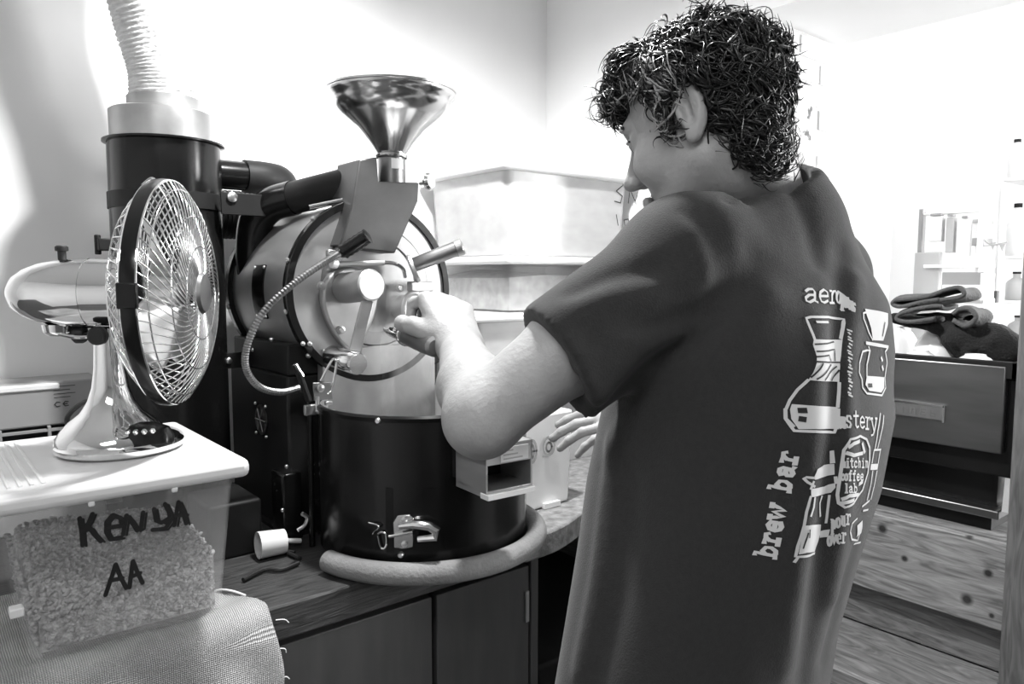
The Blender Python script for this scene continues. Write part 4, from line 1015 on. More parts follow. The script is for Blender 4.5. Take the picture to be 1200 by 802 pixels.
CUPS = []
def cup(px, py, x, z0, r, h, label):
    p = onx(x, px, py); CUPS.append((x, p[1], z0, r, h))
    t = thing('coffee_cup', (x, p[1], z0), label, 'cup', 'upturned white cups on the steel machine')
    pr = [(r, 0), (r*1.0, h*0.12), (r*0.97, h*0.35), (r*0.86, h*0.6), (r*0.66, h*0.82), (r*0.5, h*0.92), (r*0.46, h), (r*0.4, h), (r*0.36, h*0.955), (0.001, h*0.95)]
    MB().lathe(pr, (x, p[1], z0), n=40, cap1=False).build('bowl', 'cup_white', t, ang=50)
    MB().lathe([(r*0.46, h), (r*0.46, h*1.03), (r*0.4, h*1.03), (r*0.4, h)], (x, p[1], z0), n=32, cap0=False, cap1=False).build('foot_ring', 'cup_white', t)
cup(1097, 400, 1.918, 1.242, 0.052, 0.078, 'upturned white cup under the black cloth edge, whole bowl showing')
cup(1052, 400, 1.995, 1.242, 0.052, 0.080, 'upturned white cup beside the man, half hidden by his shirt')
cup(1078, 420, 1.822, 1.242, 0.040, 0.038, 'low upturned white cup behind the rail below the tall cups')
cup(1143, 421, 1.822, 1.242, 0.044, 0.038, 'low upturned white cup behind the rail below the black cloth')

def towel(prof, x0, x1, th, name, m, label, cat='towel'):
    """folded cloth: profile drawn in the rail plane, swept through the depth with slight sway"""
    P = [Vector(onx(1.86, 1020 + a/3.817, 230 + b/3.817)) for a, b in prof]; P = bez(P, 6); nx = 8; n = len(P); vs = []
    ctr = sum(P, Vector())/n
    for j in range(nx+1):
        t = j/nx; x = x0 + (x1 - x0)*t
        for p in P: vs.append((x + 0.006*math.sin(p.y*40), p.y + 0.01*math.sin(3*t), p.z + 0.004*math.sin(5*t + p.y*30)))
    mb = MB(); mb.add(vs, [(j*n+i, j*n+i+1, (j+1)*n+i+1, (j+1)*n+i) for j in range(nx) for i in range(n-1)])
    o = mb.build(name, m, origin=(1.9, ctr.y, ctr.z), ang=80); s_ = o.modifiers.new('t', 'SOLIDIFY'); s_.thickness = th; s_.offset = 0
    return tag(o, label, cat, 'cloths piled on the steel machine')
TOW = [([(330,468),(250,474),(160,486),(122,474),(150,456),(280,450),(360,425),(415,416),(440,440),(415,458),(340,470),(240,478)], 'dark folded towel on top of the pile'),
       ([(312,552),(220,556),(150,546),(150,524),(210,504),(300,496),(340,500)], 'dark folded towel rolled over under the topmost one, beside the upturned cups'),
       ([(385,535),(420,510),(470,508),(498,535),(478,566),(440,582),(385,560)], 'dark folded towel with an open loop at the post end')]
for prof, lab in TOW: towel(prof, 1.83, 1.93, 0.009, 'folded_towel', 'cloth_grey', lab)
# the black apron: a lumpy heap
S = SDF((1.78, 0.48, 1.24), (2.10, 0.95, 1.42), 0.006)
def ap(zx, zy, x): p = onx(x, 1020 + zx/3.817, 230 + zy/3.817); return (x, p[1], p[2])
for a, b, r0, r1 in (((420,620),(560,640),.040,.036),((470,690),(620,690),.034,.034),((560,640),(640,680),.03,.026),((300,570),(430,590),.026,.034),((170,555),(300,565),.016,.024),((110,545),(180,560),.014,.016),((600,640),(655,660),.018,.014),((380,640),(440,690),.03,.03)):
    S.cone(ap(*a, 1.88), ap(*b, 1.90), r0, r1, 0.012)
    S.cone(ap(*a, 1.97), ap(*b, 1.98), r0, r1, 0.012)
for k in range(7):
    S.crease([ap(330 + k*45, 570, 1.86), ap(360 + k*48, 720, 1.86)], -0.005, 0.008)
sl, xx, yy, zz = S.sub((1.78, 0.48, 1.2), (2.1, 0.525, 1.45)); S.D[sl] = np.maximum(S.D[sl], 0.524 - yy + 0*xx + 0*zz)
sl, xx, yy, zz = S.sub((1.7, 0.4, 1.2), (2.2, 1.2, 1.26)); S.D[sl] = np.maximum(S.D[sl], 1.2425 - zz + 0*xx + 0*yy)
for cx_, cy_, cz_, r_, h_ in CUPS:               # the cloth lies round the cups, not through them
    S.cone((cx_, cy_, cz_), (cx_, cy_, cz_ + h_*0.35), r_ + 0.003, r_ + 0.002, 0, 'cut'); S.cone((cx_, cy_, cz_ + h_*0.35), (cx_, cy_, cz_ + h_*0.8), r_, r_*0.68, 0, 'cut')
    S.cone((cx_, cy_, cz_ + h_*0.8), (cx_, cy_, cz_ + h_), r_*0.68, r_*0.5, 0, 'cut')
for prof, lab in TOW:                            # and under the folded towels
    P = [onx(1.86, 1020 + a/3.817, 230 + b/3.817) for a, b in prof]
    for xs_ in np.linspace(1.82, 1.94, 11):
        for a, b in zip(P[:-1], P[1:]): S.cone((xs_, a[1], a[2]), (xs_, b[1], b[2]), 0.0085, 0.0085, 0, 'cut')
V, Q = S.mesh(1)
tag(np_mesh('black_apron', V, Q, 'cloth_black'), 'crumpled black cloth heaped on the steel machine under folded towels', 'cloth')
tag(MB().lathe([(0.010, 0), (0.011, 0.03), (0.008, 0.036), (0.012, 0.037), (0.012, 0.05), (0.006, 0.054)], tuple(onx(1.92, 1044, 372) * np.array([1, 1, 0]) + np.array([0, 0, 1.24])), n=20).build('pepper_pot', 'black_enamel', origin=(1.92, 0.9, 1.24)), 'small dark pot standing behind the upturned cups', 'pot') if False else None

# poster on the brick jamb
def poster_mat():
    m = bpy.data.materials.new('poster'); m.use_nodes = True; MATS['poster'] = m
    nt = m.node_tree; b = nt.nodes['Principled BSDF']; n = nt.nodes.new('ShaderNodeTexNoise'); n.inputs['Scale'].default_value = 26; n.inputs['Detail'].default_value = 8
    tc = nt.nodes.new('ShaderNodeTexCoord'); nt.links.new(tc.outputs['Object'], n.inputs['Vector'])
    r = nt.nodes.new('ShaderNodeValToRGB'); r.color_ramp.elements[0].position = 0.36; r.color_ramp.elements[0].color = (.03, .03, .03, 1); r.color_ramp.elements[1].position = 0.46; r.color_ramp.elements[1].color = (.8, .8, .8, 1)
    nt.links.new(n.outputs[0], r.inputs[0]); nt.links.new(r.outputs[0], b.inputs['Base Color'])
poster_mat()
y_ = RY - 0.012
pp_ = [ony(y_, x, yy) for x, yy in ((915, 225), (957, 222), (953, 118), (940, 106), (915, 105))]
tag(MB().prism(pp_, (0, 0.004, 0)).build('wall_poster', 'poster', origin=tuple(pp_[0])), 'black and white speckled poster on the white brick jamb', 'poster')
pp_ = [ony(y_ - 0.006, x, yy) for x, yy in ((926, 225), (955, 222), (948, 196), (936, 168), (926, 160))]
tag(MB().prism(pp_, (0, 0.004, 0)).build('grey_card', 'heater_grey', origin=tuple(pp_[0])), 'grey card stuck over the lower corner of the speckled poster', 'card')

# ---------------------------------------------------------------- bright shop beyond
def X3(px, py, x=3.0): return onx(x, px, py)
rack = thing('display_rack', tuple(X3(1095, 420) * np.array([1, 1, 0])), 'pale wooden display rack with hanging packets in the bright shop', 'rack')
def slab(name, m, px0, py0, px1, py1, x, th, par, z0=None, z1=None):
    pm = (px0 + px1)/2; a = onx(x, px0, py0); b = onx(x, px1, py0); a[2] = onx(x, pm, py1)[2]; b[2] = onx(x, pm, py0)[2]
    if z0 is not None: a[2] = z0
    if z1 is not None: b[2] = z1
    return MB().box((x, min(a[1], b[1]), max(0.0, min(a[2], b[2]))), (x + th, max(a[1], b[1]), max(a[2], b[2]))).build(name, m, par, bevel=0.002)
slab('side_post', 'heater_grey', 1077, 245, 1082, 1400, 3.0, 0.03, rack); slab('side_post', 'paper_white', 1146, 255, 1150, 1400, 3.0, 0.03, rack)
slab('top_rail', 'paper_white', 1082, 248, 1148, 250.5, 3.0, 0.03, rack)
slab('shelf', 'paper_white', 1082, 310, 1150, 314, 2.95, 0.14, rack)
slab('base_panel', 'paper_grey', 1072, 296, 1101, 1400, 2.97, 0.03, rack)
for i, (a, b, c, d, m) in enumerate(((1089, 251, 1104, 283, 'label'), (1109, 252, 1118, 296, 'paper_grey'), (1126, 254, 1135, 300, 'label'))):
    t = thing('coffee_packet', tuple(X3((a+c)/2, b+3) ), ('broad pale packet hanging at the end of the display rack', 'narrow grey packet hanging in the middle of the display rack', 'slim pale packet hanging last on the display rack')[i], 'packet', 'packets on the shop rack')
    slab('bag', m, a, b + 3, c, d, 2.98, 0.04, t); slab('clip', 'heater_grey', a + 1, b - 1, c - 1, b + 2, 2.975, 0.028, t)
def bottle(px, py, x, r, h, m, label, name='bottle', cat='bottle', z=None):
    p = onx(x, px, py)
    if z is not None: p[2] = z
    t = thing(name, tuple(p), label, cat, 'bottles and jars in the shop')
    MB().lathe([(r*0.95, 0), (r, 0.004), (r, h*0.6), (r*0.85, h*0.68), (r*0.36, h*0.8), (r*0.34, h*0.93)], tuple(p), n=24).build('body', m, t)
    MB().lathe([(r*0.4, 0), (r*0.4, h*0.08)], (p[0], p[1], p[2] + h*0.925), n=16).build('cap', 'black_matte', t)
bx_ = thing('open_box', tuple(X3(1127, 346, 2.75)), 'open grey box of white bags behind the towels', 'box')
slab('back', 'heater_grey', 1104, 319, 1153, 346, 2.75, 0.01, bx_); slab('side', 'label', 1149, 320, 1153, 352, 2.65, 0.1, bx_); slab('front', 'paper_white', 1104, 334, 1150, 352, 2.64, 0.01, bx_)
zc = float(onx(2.6, 1160, 418)[2])
slab('stand', 'paper_white', 1104, 350, 1153, 416, 2.66, 0.1, bx_, z0=zc)
cs_ = thing('shop_counter', tuple(X3(1160, 420, 2.8) * np.array([1, 1, 0])), 'white counter run in the bright shop behind the machine', 'counter')
slab('top', 'white_plastic', 1010, 418, 1320, 424, 2.6, 0.3, cs_, z0=zc - 0.03, z1=zc); slab('front', 'white_plastic', 1010, 424, 1320, 1400, 2.62, 0.26, cs_, z0=0.0, z1=zc - 0.029)
bottle(1163, 0, 2.85, 0.02, 0.16, 'steel_dark', 'dark little bottle on the white shop counter') if False else None
p = onx(2.8, 1163, 380); t = thing('bottle', (2.8, p[1], zc), 'small bottle with a dark cap on the white shop counter', 'bottle')
MB().lathe([(0.024, 0), (0.024, 0.14), (0.012, 0.165), (0.012, 0.19)], (2.8, p[1], zc), n=24).build('body', 'label', t)
hcap = onx(2.8, 1163, 341)[2]; MB().lathe([(0.014, 0), (0.014, 0.042)], (2.8, p[1], hcap - 0.042), n=20).lathe([(0.012, 0), (0.012, hcap - 0.04 - zc - 0.18)], (2.8, p[1], zc + 0.18), n=12).build('cap', 'heater_dark', t)
ssh = thing('shop_shelf', tuple(X3(1195, 420, 3.3)*np.array([1, 1, 0])), 'white wall shelf unit with jars at the edge of the shop', 'shelf')
SHZ = {py: float(onx(3.35, 1190, py)[2]) for py in (210, 300, 352, 400)}
for py in SHZ: slab('shelf_board', 'white_plastic', 1176, py, 1290, py + 4, 3.3, 0.25, ssh, z0=SHZ[py] - 0.012, z1=SHZ[py])
slab('upright', 'white_plastic', 1280, 120, 1290, 1400, 3.3, 0.25, ssh); slab('upright', 'white_plastic', 1176, 120, 1179, 1400, 3.45, 0.1, ssh)
for i, (px, py, r, h) in enumerate(((1190, 209.5, 0.03, 0.15), (1190, 299.5, 0.035, 0.2), (1190, 351.5, 0.035, 0.11), (1192, 399.5, 0.035, 0.10))):
    bottle(px, py, 3.35, r, h, ('label', 'label', 'paper_grey', 'heater_grey')[i], ('pale bottle on the top board of the shop shelf', 'tall pale bottle on the second board of the shop shelf', 'grey jar on the third board of the shop shelf', 'dark jar on the lowest board of the shop shelf')[i], z=SHZ[(210, 300, 352, 400)[i]])
fl_ = thing('bunting_string', tuple(X3(1165, 290, 3.1)), 'small string of dark flags hanging beside the shop rack', 'bunting')
MB().tube(bez([X3(1150, 278, 3.1), X3(1162, 287, 3.1), X3(1180, 284, 3.1)], 8), 0.003, 6).build('string', 'paper_grey', fl_)
for px, py in ((1160, 285), (1171, 287)): a = X3(px, py, 3.1); MB().prism([a, a + np.array([0, -0.02, 0.004]), a + np.array([0, -0.01, -0.025])], (0.004, 0, 0)).build('flag', 'paper_grey', fl_)
hl = thing('pendant_jar', tuple(X3(1146, 285, 3.2)), 'glass jar with dark contents on a thin stand behind the display rack', 'jar')
slab('jar_body', 'label', 1139, 260, 1153, 288, 3.14, 0.09, hl); slab('contents', 'heater_grey', 1139, 279, 1153, 288, 3.135, 0.09, hl); slab('lid', 'paper_grey', 1139, 257, 1153, 261, 3.135, 0.1, hl)
slab('stand', 'paper_white', 1143, 288, 1147, 1400, 3.17, 0.03, hl)

# ================================================================== PERSON
# facing direction F3 (towards the roaster), left side L3 (towards the fan), up
PHI = math.radians(40)
F3 = -RT * math.cos(PHI) + f2 * math.sin(PHI); L3 = np.array([-F3[1], F3[0], 0.0]); Z3 = np.array([0, 0, 1.0])
foot = at(850, 800, 0.97); foot[2] = 0
man = thing('person', tuple(foot), 'man in dark printed t-shirt with curly hair working at the roaster', 'person')

# torso levels: pixel row, left and right outline, depth of the axis, half width across the shoulders
LV = [(222, 868, 958, 0.985, 0.062), (238, 842, 975, 0.98, 0.100), (262, 815, 996, 0.98, 0.150), (300, 780, 1020, 0.975, 0.185), (350, 745, 1036, 0.97, 0.205),
      (410, 722, 1044, 0.97, 0.212), (480, 708, 1040, 0.97, 0.205), (560, 692, 1022, 0.97, 0.20), (640, 680, 1000, 0.97, 0.198), (720, 666, 980, 0.97, 0.198), (802, 652, 968, 0.97, 0.20), (850, 648, 962, 0.97, 0.20)]
zs, cs_, as_, bs_ = [], [], [], []
for py, l, r_, d, b in LV:
    c = at((l + r_)/2, py, d); hf = (r_ - l)/2/F*d
    a = math.sqrt(max(hf*hf - (b*math.sin(PHI))**2, (0.5*hf)**2)) / math.cos(PHI)
    zs.append(c[2]); cs_.append(c); as_.append(a); bs_.append(b)
zs = np.array(zs[::-1]); cs_ = np.array(cs_[::-1]); as_ = np.array(as_[::-1]); bs_ = np.array(bs_[::-1])

SHL = at(802, 304, 0.86); ELB = at(566, 488, 0.80); WRI = at(539, 406, 1.03)
SHR = at(962, 325, 1.12); ELR = at(900, 500, 1.33); WRR = at(770, 498, 1.27)
NK0 = at(892, 227, 0.965); NK1 = at(862, 150, 0.93)

# ---- head frame: x forward, y left, z up
HP = math.radians(19)                       # looking down
hy = math.radians(34)
hf_ = -RT * math.cos(hy) + f2 * math.sin(hy)
HX = hf_ * math.cos(HP) - Z3 * math.sin(HP); HY = np.array([-hf_[1], hf_[0], 0.0]); HZ = np.cross(HX, HY)
HS = 1.0
EAR = at(813, 133, 0.855)
HC = EAR - HY * 0.074 + HX * 0.012 + HZ * 0.006
def H(x, y, z): return HC + HS*(HX*x + HY*y + HZ*z)
RH = np.array([HX, HY, HZ])

def hand(S, W, D, N, T, curl, spread=0.0, thumb=None, sc=1.0):
    """hand on the grid: W wrist, D towards the knuckles, N back of the hand, T towards the thumb"""
    D = D/np.linalg.norm(D); N = N - D*(N@D); N /= np.linalg.norm(N); T = T - D*(T@D) - N*(T@N); T /= np.linalg.norm(T)
    offs = [0.030, 0.010, -0.010, -0.029]; lens = [(.042, .026, .021), (.046, .030, .023), (.043, .028, .022), (.034, .021, .019)]; kl = [0.088, 0.092, 0.087, 0.078]
    rad = [0.0092, 0.0096, 0.0090, 0.0080]
    for i in range(4):
        kn = W + sc*(D*kl[i] + T*offs[i] + N*0.004)
        S.cone(W + sc*T*offs[i]*0.55, kn, 0.017*sc, 0.0125*sc, 0.014)
    for i in range(4):
        p = W + sc*(D*kl[i] + T*offs[i] + N*0.004); ang = 0.0; d = D
        for j in range(3):
            ang += curl[i][j]; d = D*math.cos(ang) - N*math.sin(ang) + T*spread*(1.5 - i)*0.1; d = d/np.linalg.norm(d)
            q = p + d*lens[i][j]*sc
            S.cone(p, q, rad[i]*sc*(1 - 0.08*j), rad[i]*sc*(0.94 - 0.08*j), 0.004); p = q
    tb = W + sc*(D*0.022 + T*0.026 - N*0.006)
    th = thumb or [(0.75, 0.65, -0.25), (0.9, 0.15, -0.45), (0.75, -0.35, -0.6)]
    p = tb
    for j, (a, b, c) in enumerate(th):
        d = D*a + T*b + N*c; d = d/np.linalg.norm(d); q = p + d*(0.044, 0.034, 0.028)[j]*sc
        S.cone(p, q, (0.015, 0.0115, 0.0105)[j]*sc, (0.0118, 0.0105, 0.0085)[j]*sc, 0.008); p = q

# trier geometry first, so that the fist closes round it
GRP = at(496, 401, 1.065); TDIR = Vector(tuple(at(464, 388, 1.19) - GRP)).normalized()

lo = np.array([0.25, 0.28, 1.02]); hi = np.array([1.42, 1.42, 1.80])
pts = np.array([SHL, ELB, WRI, SHR, ELR, WRR, NK0, HC, GRP])
lo = pts.min(0) - np.array([0.14, 0.14, 0.14]); hi = pts.max(0) + np.array([0.14, 0.16, 0.15])
S = SDF(lo, hi, 0.0033)
# skull and face
S.ell(H(-0.008, 0, 0.034), (0.083, 0.073, 0.077), RH, 0.02)
S.ell(H(0.008, 0, 0.005), (0.082, 0.066, 0.095), RH, 0.03)
S.ell(H(0.034, 0, -0.050), (0.054, 0.050, 0.060), RH, 0.03)
S.cone(H(0.0, 0.050, -0.052), H(0.062, 0.016, -0.096), 0.020, 0.017, 0.025); S.cone(H(0.0, -0.050, -0.052), H(0.062, -0.016, -0.096), 0.020, 0.017, 0.025)
S.ell(H(0.074, 0, -0.098), (0.018, 0.022, 0.016), RH, 0.018)
S.cone(H(0.083, 0.030, 0.026), H(0.087, 0.008, 0.022), 0.011, 0.011, 0.014); S.cone(H(0.083, -0.030, 0.026), H(0.087, -0.008, 0.022), 0.011, 0.011, 0.014)
S.cone(H(0.088, 0, 0.012), H(0.112, 0, -0.030), 0.008, 0.0105, 0.010)
S.ell(H(0.113, 0, -0.032), (0.012, 0.011, 0.0095), RH, 0.006)
for s_ in (1, -1):
    S.ell(H(0.101, s_*0.012, -0.036), (0.010, 0.007, 0.0075), RH, 0.005)
    S.ell(H(0.086, s_*0.031, 0.006), (0.013, 0.018, 0.011), RH, 0.010, 'cut')
    S.ell(H(0.077, s_*0.031, 0.006), (0.0125, 0.0125, 0.0125), RH, 0.003)
    S.cone(H(0.083, s_*0.018, 0.014), H(0.076, s_*0.043, 0.011), 0.0045, 0.0045, 0.004)
    S.ell(H(0.062, s_*0.042, -0.030), (0.026, 0.018, 0.024), RH, 0.02)
    # ear: rim, lobe, hollow
    e0 = H(-0.012, s_*0.074, 0.0)
    Re = np.array([HX*0.99 + HY*s_*0.12, HY*s_*0.99 - HX*0.12, HZ])
    S.ell(e0 + HY*s_*0.004, (0.0175, 0.009, 0.033), Re, 0.004)
    S.ell(e0 + HY*s_*0.013 + HX*0.003 + HZ*0.004, (0.0125, 0.012, 0.0255), Re, 0.002, 'cut')
    S.cone(e0 + HY*s_*0.005 - HX*0.004 + HZ*0.014, e0 + HY*s_*0.006 - HX*0.004 - HZ*0.012, 0.0035, 0.0035, 0.003)
    S.ell(e0 + HY*s_*0.004 + HX*0.006 - HZ*0.030, (0.010, 0.006, 0.010), Re, 0.006)
    S.cone(e0 + HX*0.013 - HZ*0.008 + HY*s_*0.006, e0 + HX*0.014 + HZ*0.004 + HY*s_*0.006, 0.005, 0.004, 0.004)
S.cone(H(0.094, 0.020, -0.066), H(0.100, 0, -0.064), 0.0055, 0.0065, 0.006); S.cone(H(0.094, -0.020, -0.066), H(0.100, 0, -0.064), 0.0055, 0.0065, 0.006)
S.cone(H(0.092, 0.018, -0.077), H(0.097, 0, -0.076), 0.006, 0.0075, 0.006); S.cone(H(0.092, -0.018, -0.077), H(0.097, 0, -0.076), 0.006, 0.0075, 0.006)
# neck, shoulders, upper trunk
S.cone(NK0 - Z3*0.03, H(-0.038, 0, -0.035), 0.060, 0.052, 0.02)
S.cone(NK0 + F3*0.02 - Z3*0.02, H(-0.005, 0, -0.06), 0.052, 0.046, 0.025)
S.cone(NK0 - Z3*0.05, SHL, 0.036, 0.046, 0.02); S.cone(NK0 - Z3*0.05, SHR, 0.036, 0.040, 0.02)
S.cone((SHL + SHR)/2 - Z3*0.02 - F3*0.02, (SHL + SHR)/2 - Z3*0.16 - F3*0.02, 0.07, 0.07, 0.03)
# left arm
mid = SHL + (ELB - SHL)*0.55
S.cone(SHL, mid, 0.052, 0.050, 0.02); S.cone(mid, ELB, 0.049, 0.040, 0.02)
S.cone(ELB, ELB + (WRI - ELB)*0.35, 0.039, 0.0415, 0.02); S.cone(ELB + (WRI - ELB)*0.35, WRI, 0.0415, 0.028, 0.015)
S.ell(ELB + (ELB - SHL)*0.02 - (WRI - ELB)*0.06, (0.030, 0.030, 0.030), np.eye(3), 0.02)
HD = at(518, 353, 1.10) - WRI
hn = RT*0.35 - f2*0.35 + Z3*0.75                                     # back of the hand up towards the lamp
hand(S, WRI, HD, hn, -RT*0.8 + f2*0.5, [(0.8, 1.35, 0.8), (0.85, 1.45, 0.85), (0.9, 1.5, 0.9), (0.95, 1.5, 0.9)], sc=1.04, thumb=[(0.85, 0.5, -0.35), (0.85, 0.05, -0.6), (0.55, -0.55, -0.6)])
S.cone(WRI, WRI + HD*0.25, 0.027, 0.025, 0.015)
# right arm, mostly hidden by the trunk
S.cone(SHR, ELR, 0.052, 0.042, 0.02); S.cone(ELR, WRR, 0.043, 0.028, 0.015)
hand(S, WRR, at(700, 497, 1.27) - WRR, Z3*0.9 - f2*0.4, f2*0.7 + Z3*0.2, [(0.25, 0.3, 0.2), (0.3, 0.3, 0.2), (0.3, 0.35, 0.2), (0.35, 0.35, 0.25)], spread=1, sc=1.0)
V, Q = S.mesh(1)
np_mesh('body', V, Q, 'skin', man)
# eyes, brows and lashes
for s_ in (1, -1):
    MB().ball(H(0.0785, s_*0.031, 0.005), 0.0122, 14).build('eye', 'eye', man)
    MB().tube([H(0.0915, s_*0.014, 0.026), H(0.094, s_*0.028, 0.031), H(0.086, s_*0.046, 0.027)], 0, 8, radii=[0.003, 0.0048, 0.0022]).build('eyebrow', 'hair_dark', man)
    MB().tube([H(0.0905, s_*0.019, 0.0085), H(0.0925, s_*0.031, 0.011), H(0.084, s_*0.043, 0.008)], 0.0016, 6).build('eyelash', 'hair_dark', man)

# ---- hair: dark mass with curls on top
S = SDF(HC - 0.17, HC + 0.19, 0.0045)
S.ell(H(-0.008, 0, 0.034), (0.089, 0.081, 0.081), RH, 0.01)
S.ell(H(-0.040, 0, 0.000), (0.056, 0.070, 0.066), RH, 0.02)
S.ell(H(-0.052, 0, -0.052), (0.030, 0.056, 0.040), RH, 0.02)
S.ell(H(0.045, 0, 0.088), (0.045, 0.062, 0.034), RH, 0.02)
lump = []
for k in range(330):
    u = rng.normal(size=3); u /= np.linalg.norm(u)
    x, y, z = u[0]*0.090 - 0.009, u[1]*0.078, u[2]*0.081 + 0.032
    if z < 0.035 and x > -0.02: continue
    if z < -0.02 and x > -0.05: continue
    if x > 0.055 and z < 0.075: continue
    lump.append((x, y, z)); S.ell(H(x, y, z), np.array([.013, .011, .011])*rng.uniform(0.8, 1.25), RH, 0.006)
for x, z, r_ in ((0.080, 0.086, .016), (0.092, 0.074, .014), (0.066, 0.100, .018), (0.099, 0.064, .010)):
    for y in (-0.04, -0.02, 0.0, 0.02, 0.04): S.ell(H(x - abs(y)*0.25, y, z), (r_, r_*1.1, r_), RH, 0.008)
# sideburns
for s_ in (1, -1): S.cone(H(0.018, s_*0.070, 0.04), H(0.020, s_*0.0665, -0.012), 0.014, 0.007, 0.01)
# clear the ears and the face
for s_ in (1, -1):
    S.ell(H(-0.010, s_*0.086, -0.006), (0.024, 0.024, 0.038), RH, 0.008, 'cut')
    S.ell(H(0.064, s_*0.056, 0.012), (0.040, 0.034, 0.047), RH, 0.01, 'cut')
S.ell(H(0.10, 0, -0.015), (0.06, 0.06, 0.068), RH, 0.01, 'cut')
V, Q = S.mesh(1)
np_mesh('hair', V, Q, 'hair_dark', man)
HB = BVHTree.FromPolygons([tuple(p) for p in V], [tuple(map(int, q)) for q in Q])
HV = (V - HC) @ RH.T                         # hair surface in head coordinates
HN = np.zeros_like(V); e1 = V[Q[:, 2]] - V[Q[:, 0]]; e2 = V[Q[:, 3]] - V[Q[:, 1]]; fn = np.cross(e1, e2)
for c in range(4): np.add.at(HN, Q[:, c], fn)
HN /= np.linalg.norm(HN, axis=1)[:, None] + 1e-9
if ((V - HC) * HN).sum() < 0: HN = -HN
HN = HN @ RH.T
def curl_mesh(sel, n, name, mt, rad, seed, lmax=0.06, lift=0.25):
    r = np.random.default_rng(seed); VV = []; QQ = []; off = 0; made = 0; tries = 0
    while made < n and tries < n*40:
        tries += 1; i0 = r.integers(len(HV)); p = HV[i0]; nrm = HN[i0]
        if not sel(*p): continue
        if abs(p[0] + 0.006) < 0.026 and -0.05 < p[2] < 0.024 and abs(p[1]) > 0.05 and seed != 6: continue      # keep the ears clear
        # hair is combed back over the crown, falls forward over the brow and down at the nape
        flow = np.array([-0.8, 0.1*np.sign(p[1]), -0.35]) if p[0] < 0.03 else np.array([0.5, 0.25*np.sign(p[1]), -0.45])
        flow = flow + r.normal(size=3)*0.42; flow -= nrm*(flow @ nrm); flow /= np.linalg.norm(flow) + 1e-9; bi = np.cross(nrm, flow)
        cr = r.uniform(0.003, 0.011); turns = r.uniform(0.5, 1.3); ln = r.uniform(0.02, lmax); ph = r.uniform(0, 2*PI); K = 15
        t = np.linspace(0, 1, K); a = ph + 2*PI*turns*t
        loc = p[None] + flow[None]*(ln*(t - 0.3))[:, None] + nrm[None]*(0.6*cr*np.sin(a) + lift*cr)[:, None] + bi[None]*(cr*np.cos(a))[:, None]
        loc -= nrm[None]*(ln*ln*5.0*(t - 0.3)**2)[:, None]
        P = HC[None] + loc @ RH
        tg = np.gradient(P, axis=0); tg /= np.linalg.norm(tg, axis=1)[:, None]
        ref = np.cross(tg, (nrm @ RH)[None] + 0.01); ref /= np.linalg.norm(ref, axis=1)[:, None] + 1e-9; b2 = np.cross(tg, ref)
        w_ = rad*r.uniform(0.6, 1.5)*np.sin(PI*(0.10 + 0.85*t)); ang = np.arange(4)*PI/2
        ring = P[:, None, :] + (ref[:, None, :]*np.cos(ang)[None, :, None]*1.6 + b2[:, None, :]*np.sin(ang)[None, :, None])*w_[:, None, None]
        VV.append(ring.reshape(-1, 3)); i = np.arange(K-1)[:, None]*4; k = np.arange(4)[None]; l = (k+1) % 4
        QQ.append(np.stack([i+k, i+l, i+4+l, i+4+k], -1).reshape(-1, 4) + off); off += K*4; made += 1
    o = np_mesh(name, np.concatenate(VV), np.concatenate(QQ), mt, man); o['kind'] = 'stuff'; return o
everywhere = lambda x, y, z: True
curl_mesh(everywhere, 4600, 'curls', 'hair_dark', 0.0009, 3)
curl_mesh(everywhere, 900, 'curls', 'hair_mid', 0.0007, 4)
curl_mesh(everywhere, 260, 'fly_away_curls', 'hair_dark', 0.0006, 8, lift=1.6)
curl_mesh(lambda x, y, z: x > 0.0 and abs(y) > 0.045 and z < 0.075, 520, 'grey_curls', 'hair_grey', 0.0008, 5)
curl_mesh(lambda x, y, z: -0.005 < x < 0.045 and -0.03 < z < 0.04 and abs(y) > 0.06, 90, 'sideburn_curls', 'hair_mid', 0.0006, 6, 0.022)

# ---- t-shirt
lo = np.array([min(ELB[0], cs_[:, 0].min() - 0.3), cs_[:, 1].min() - 0.34, zs[0] - 0.01]); hi = np.array([cs_[:, 0].max() + 0.34, cs_[:, 1].max() + 0.36, NK0[2] + 0.07])
S = SDF(lo, hi, 0.005)
sl, x, y, z = S.sub(lo, hi)
zz = z.ravel(); cx = np.interp(zz, zs, cs_[:, 0])[None, None]; cy = np.interp(zz, zs, cs_[:, 1])[None, None]
aa = np.interp(zz, zs, as_)[None, None]; bb = np.interp(zz, zs, bs_)[None, None]
u = (x - cx)*F3[0] + (y - cy)*F3[1]; v = (x - cx)*L3[0] + (y - cy)*L3[1]
pw = 2.25
k0 = ((np.abs(u)/aa)**pw + (np.abs(v)/bb)**pw)**(1/pw)
d = ((k0 - 1)*np.minimum(aa, bb)).astype(np.float32)
S.D = np.minimum(S.D, np.clip(d, -0.2, 0.05))
topz = at(905, 222, 0.98)[2]
S.D = np.maximum(S.D, (z - topz) + 0*S.D)
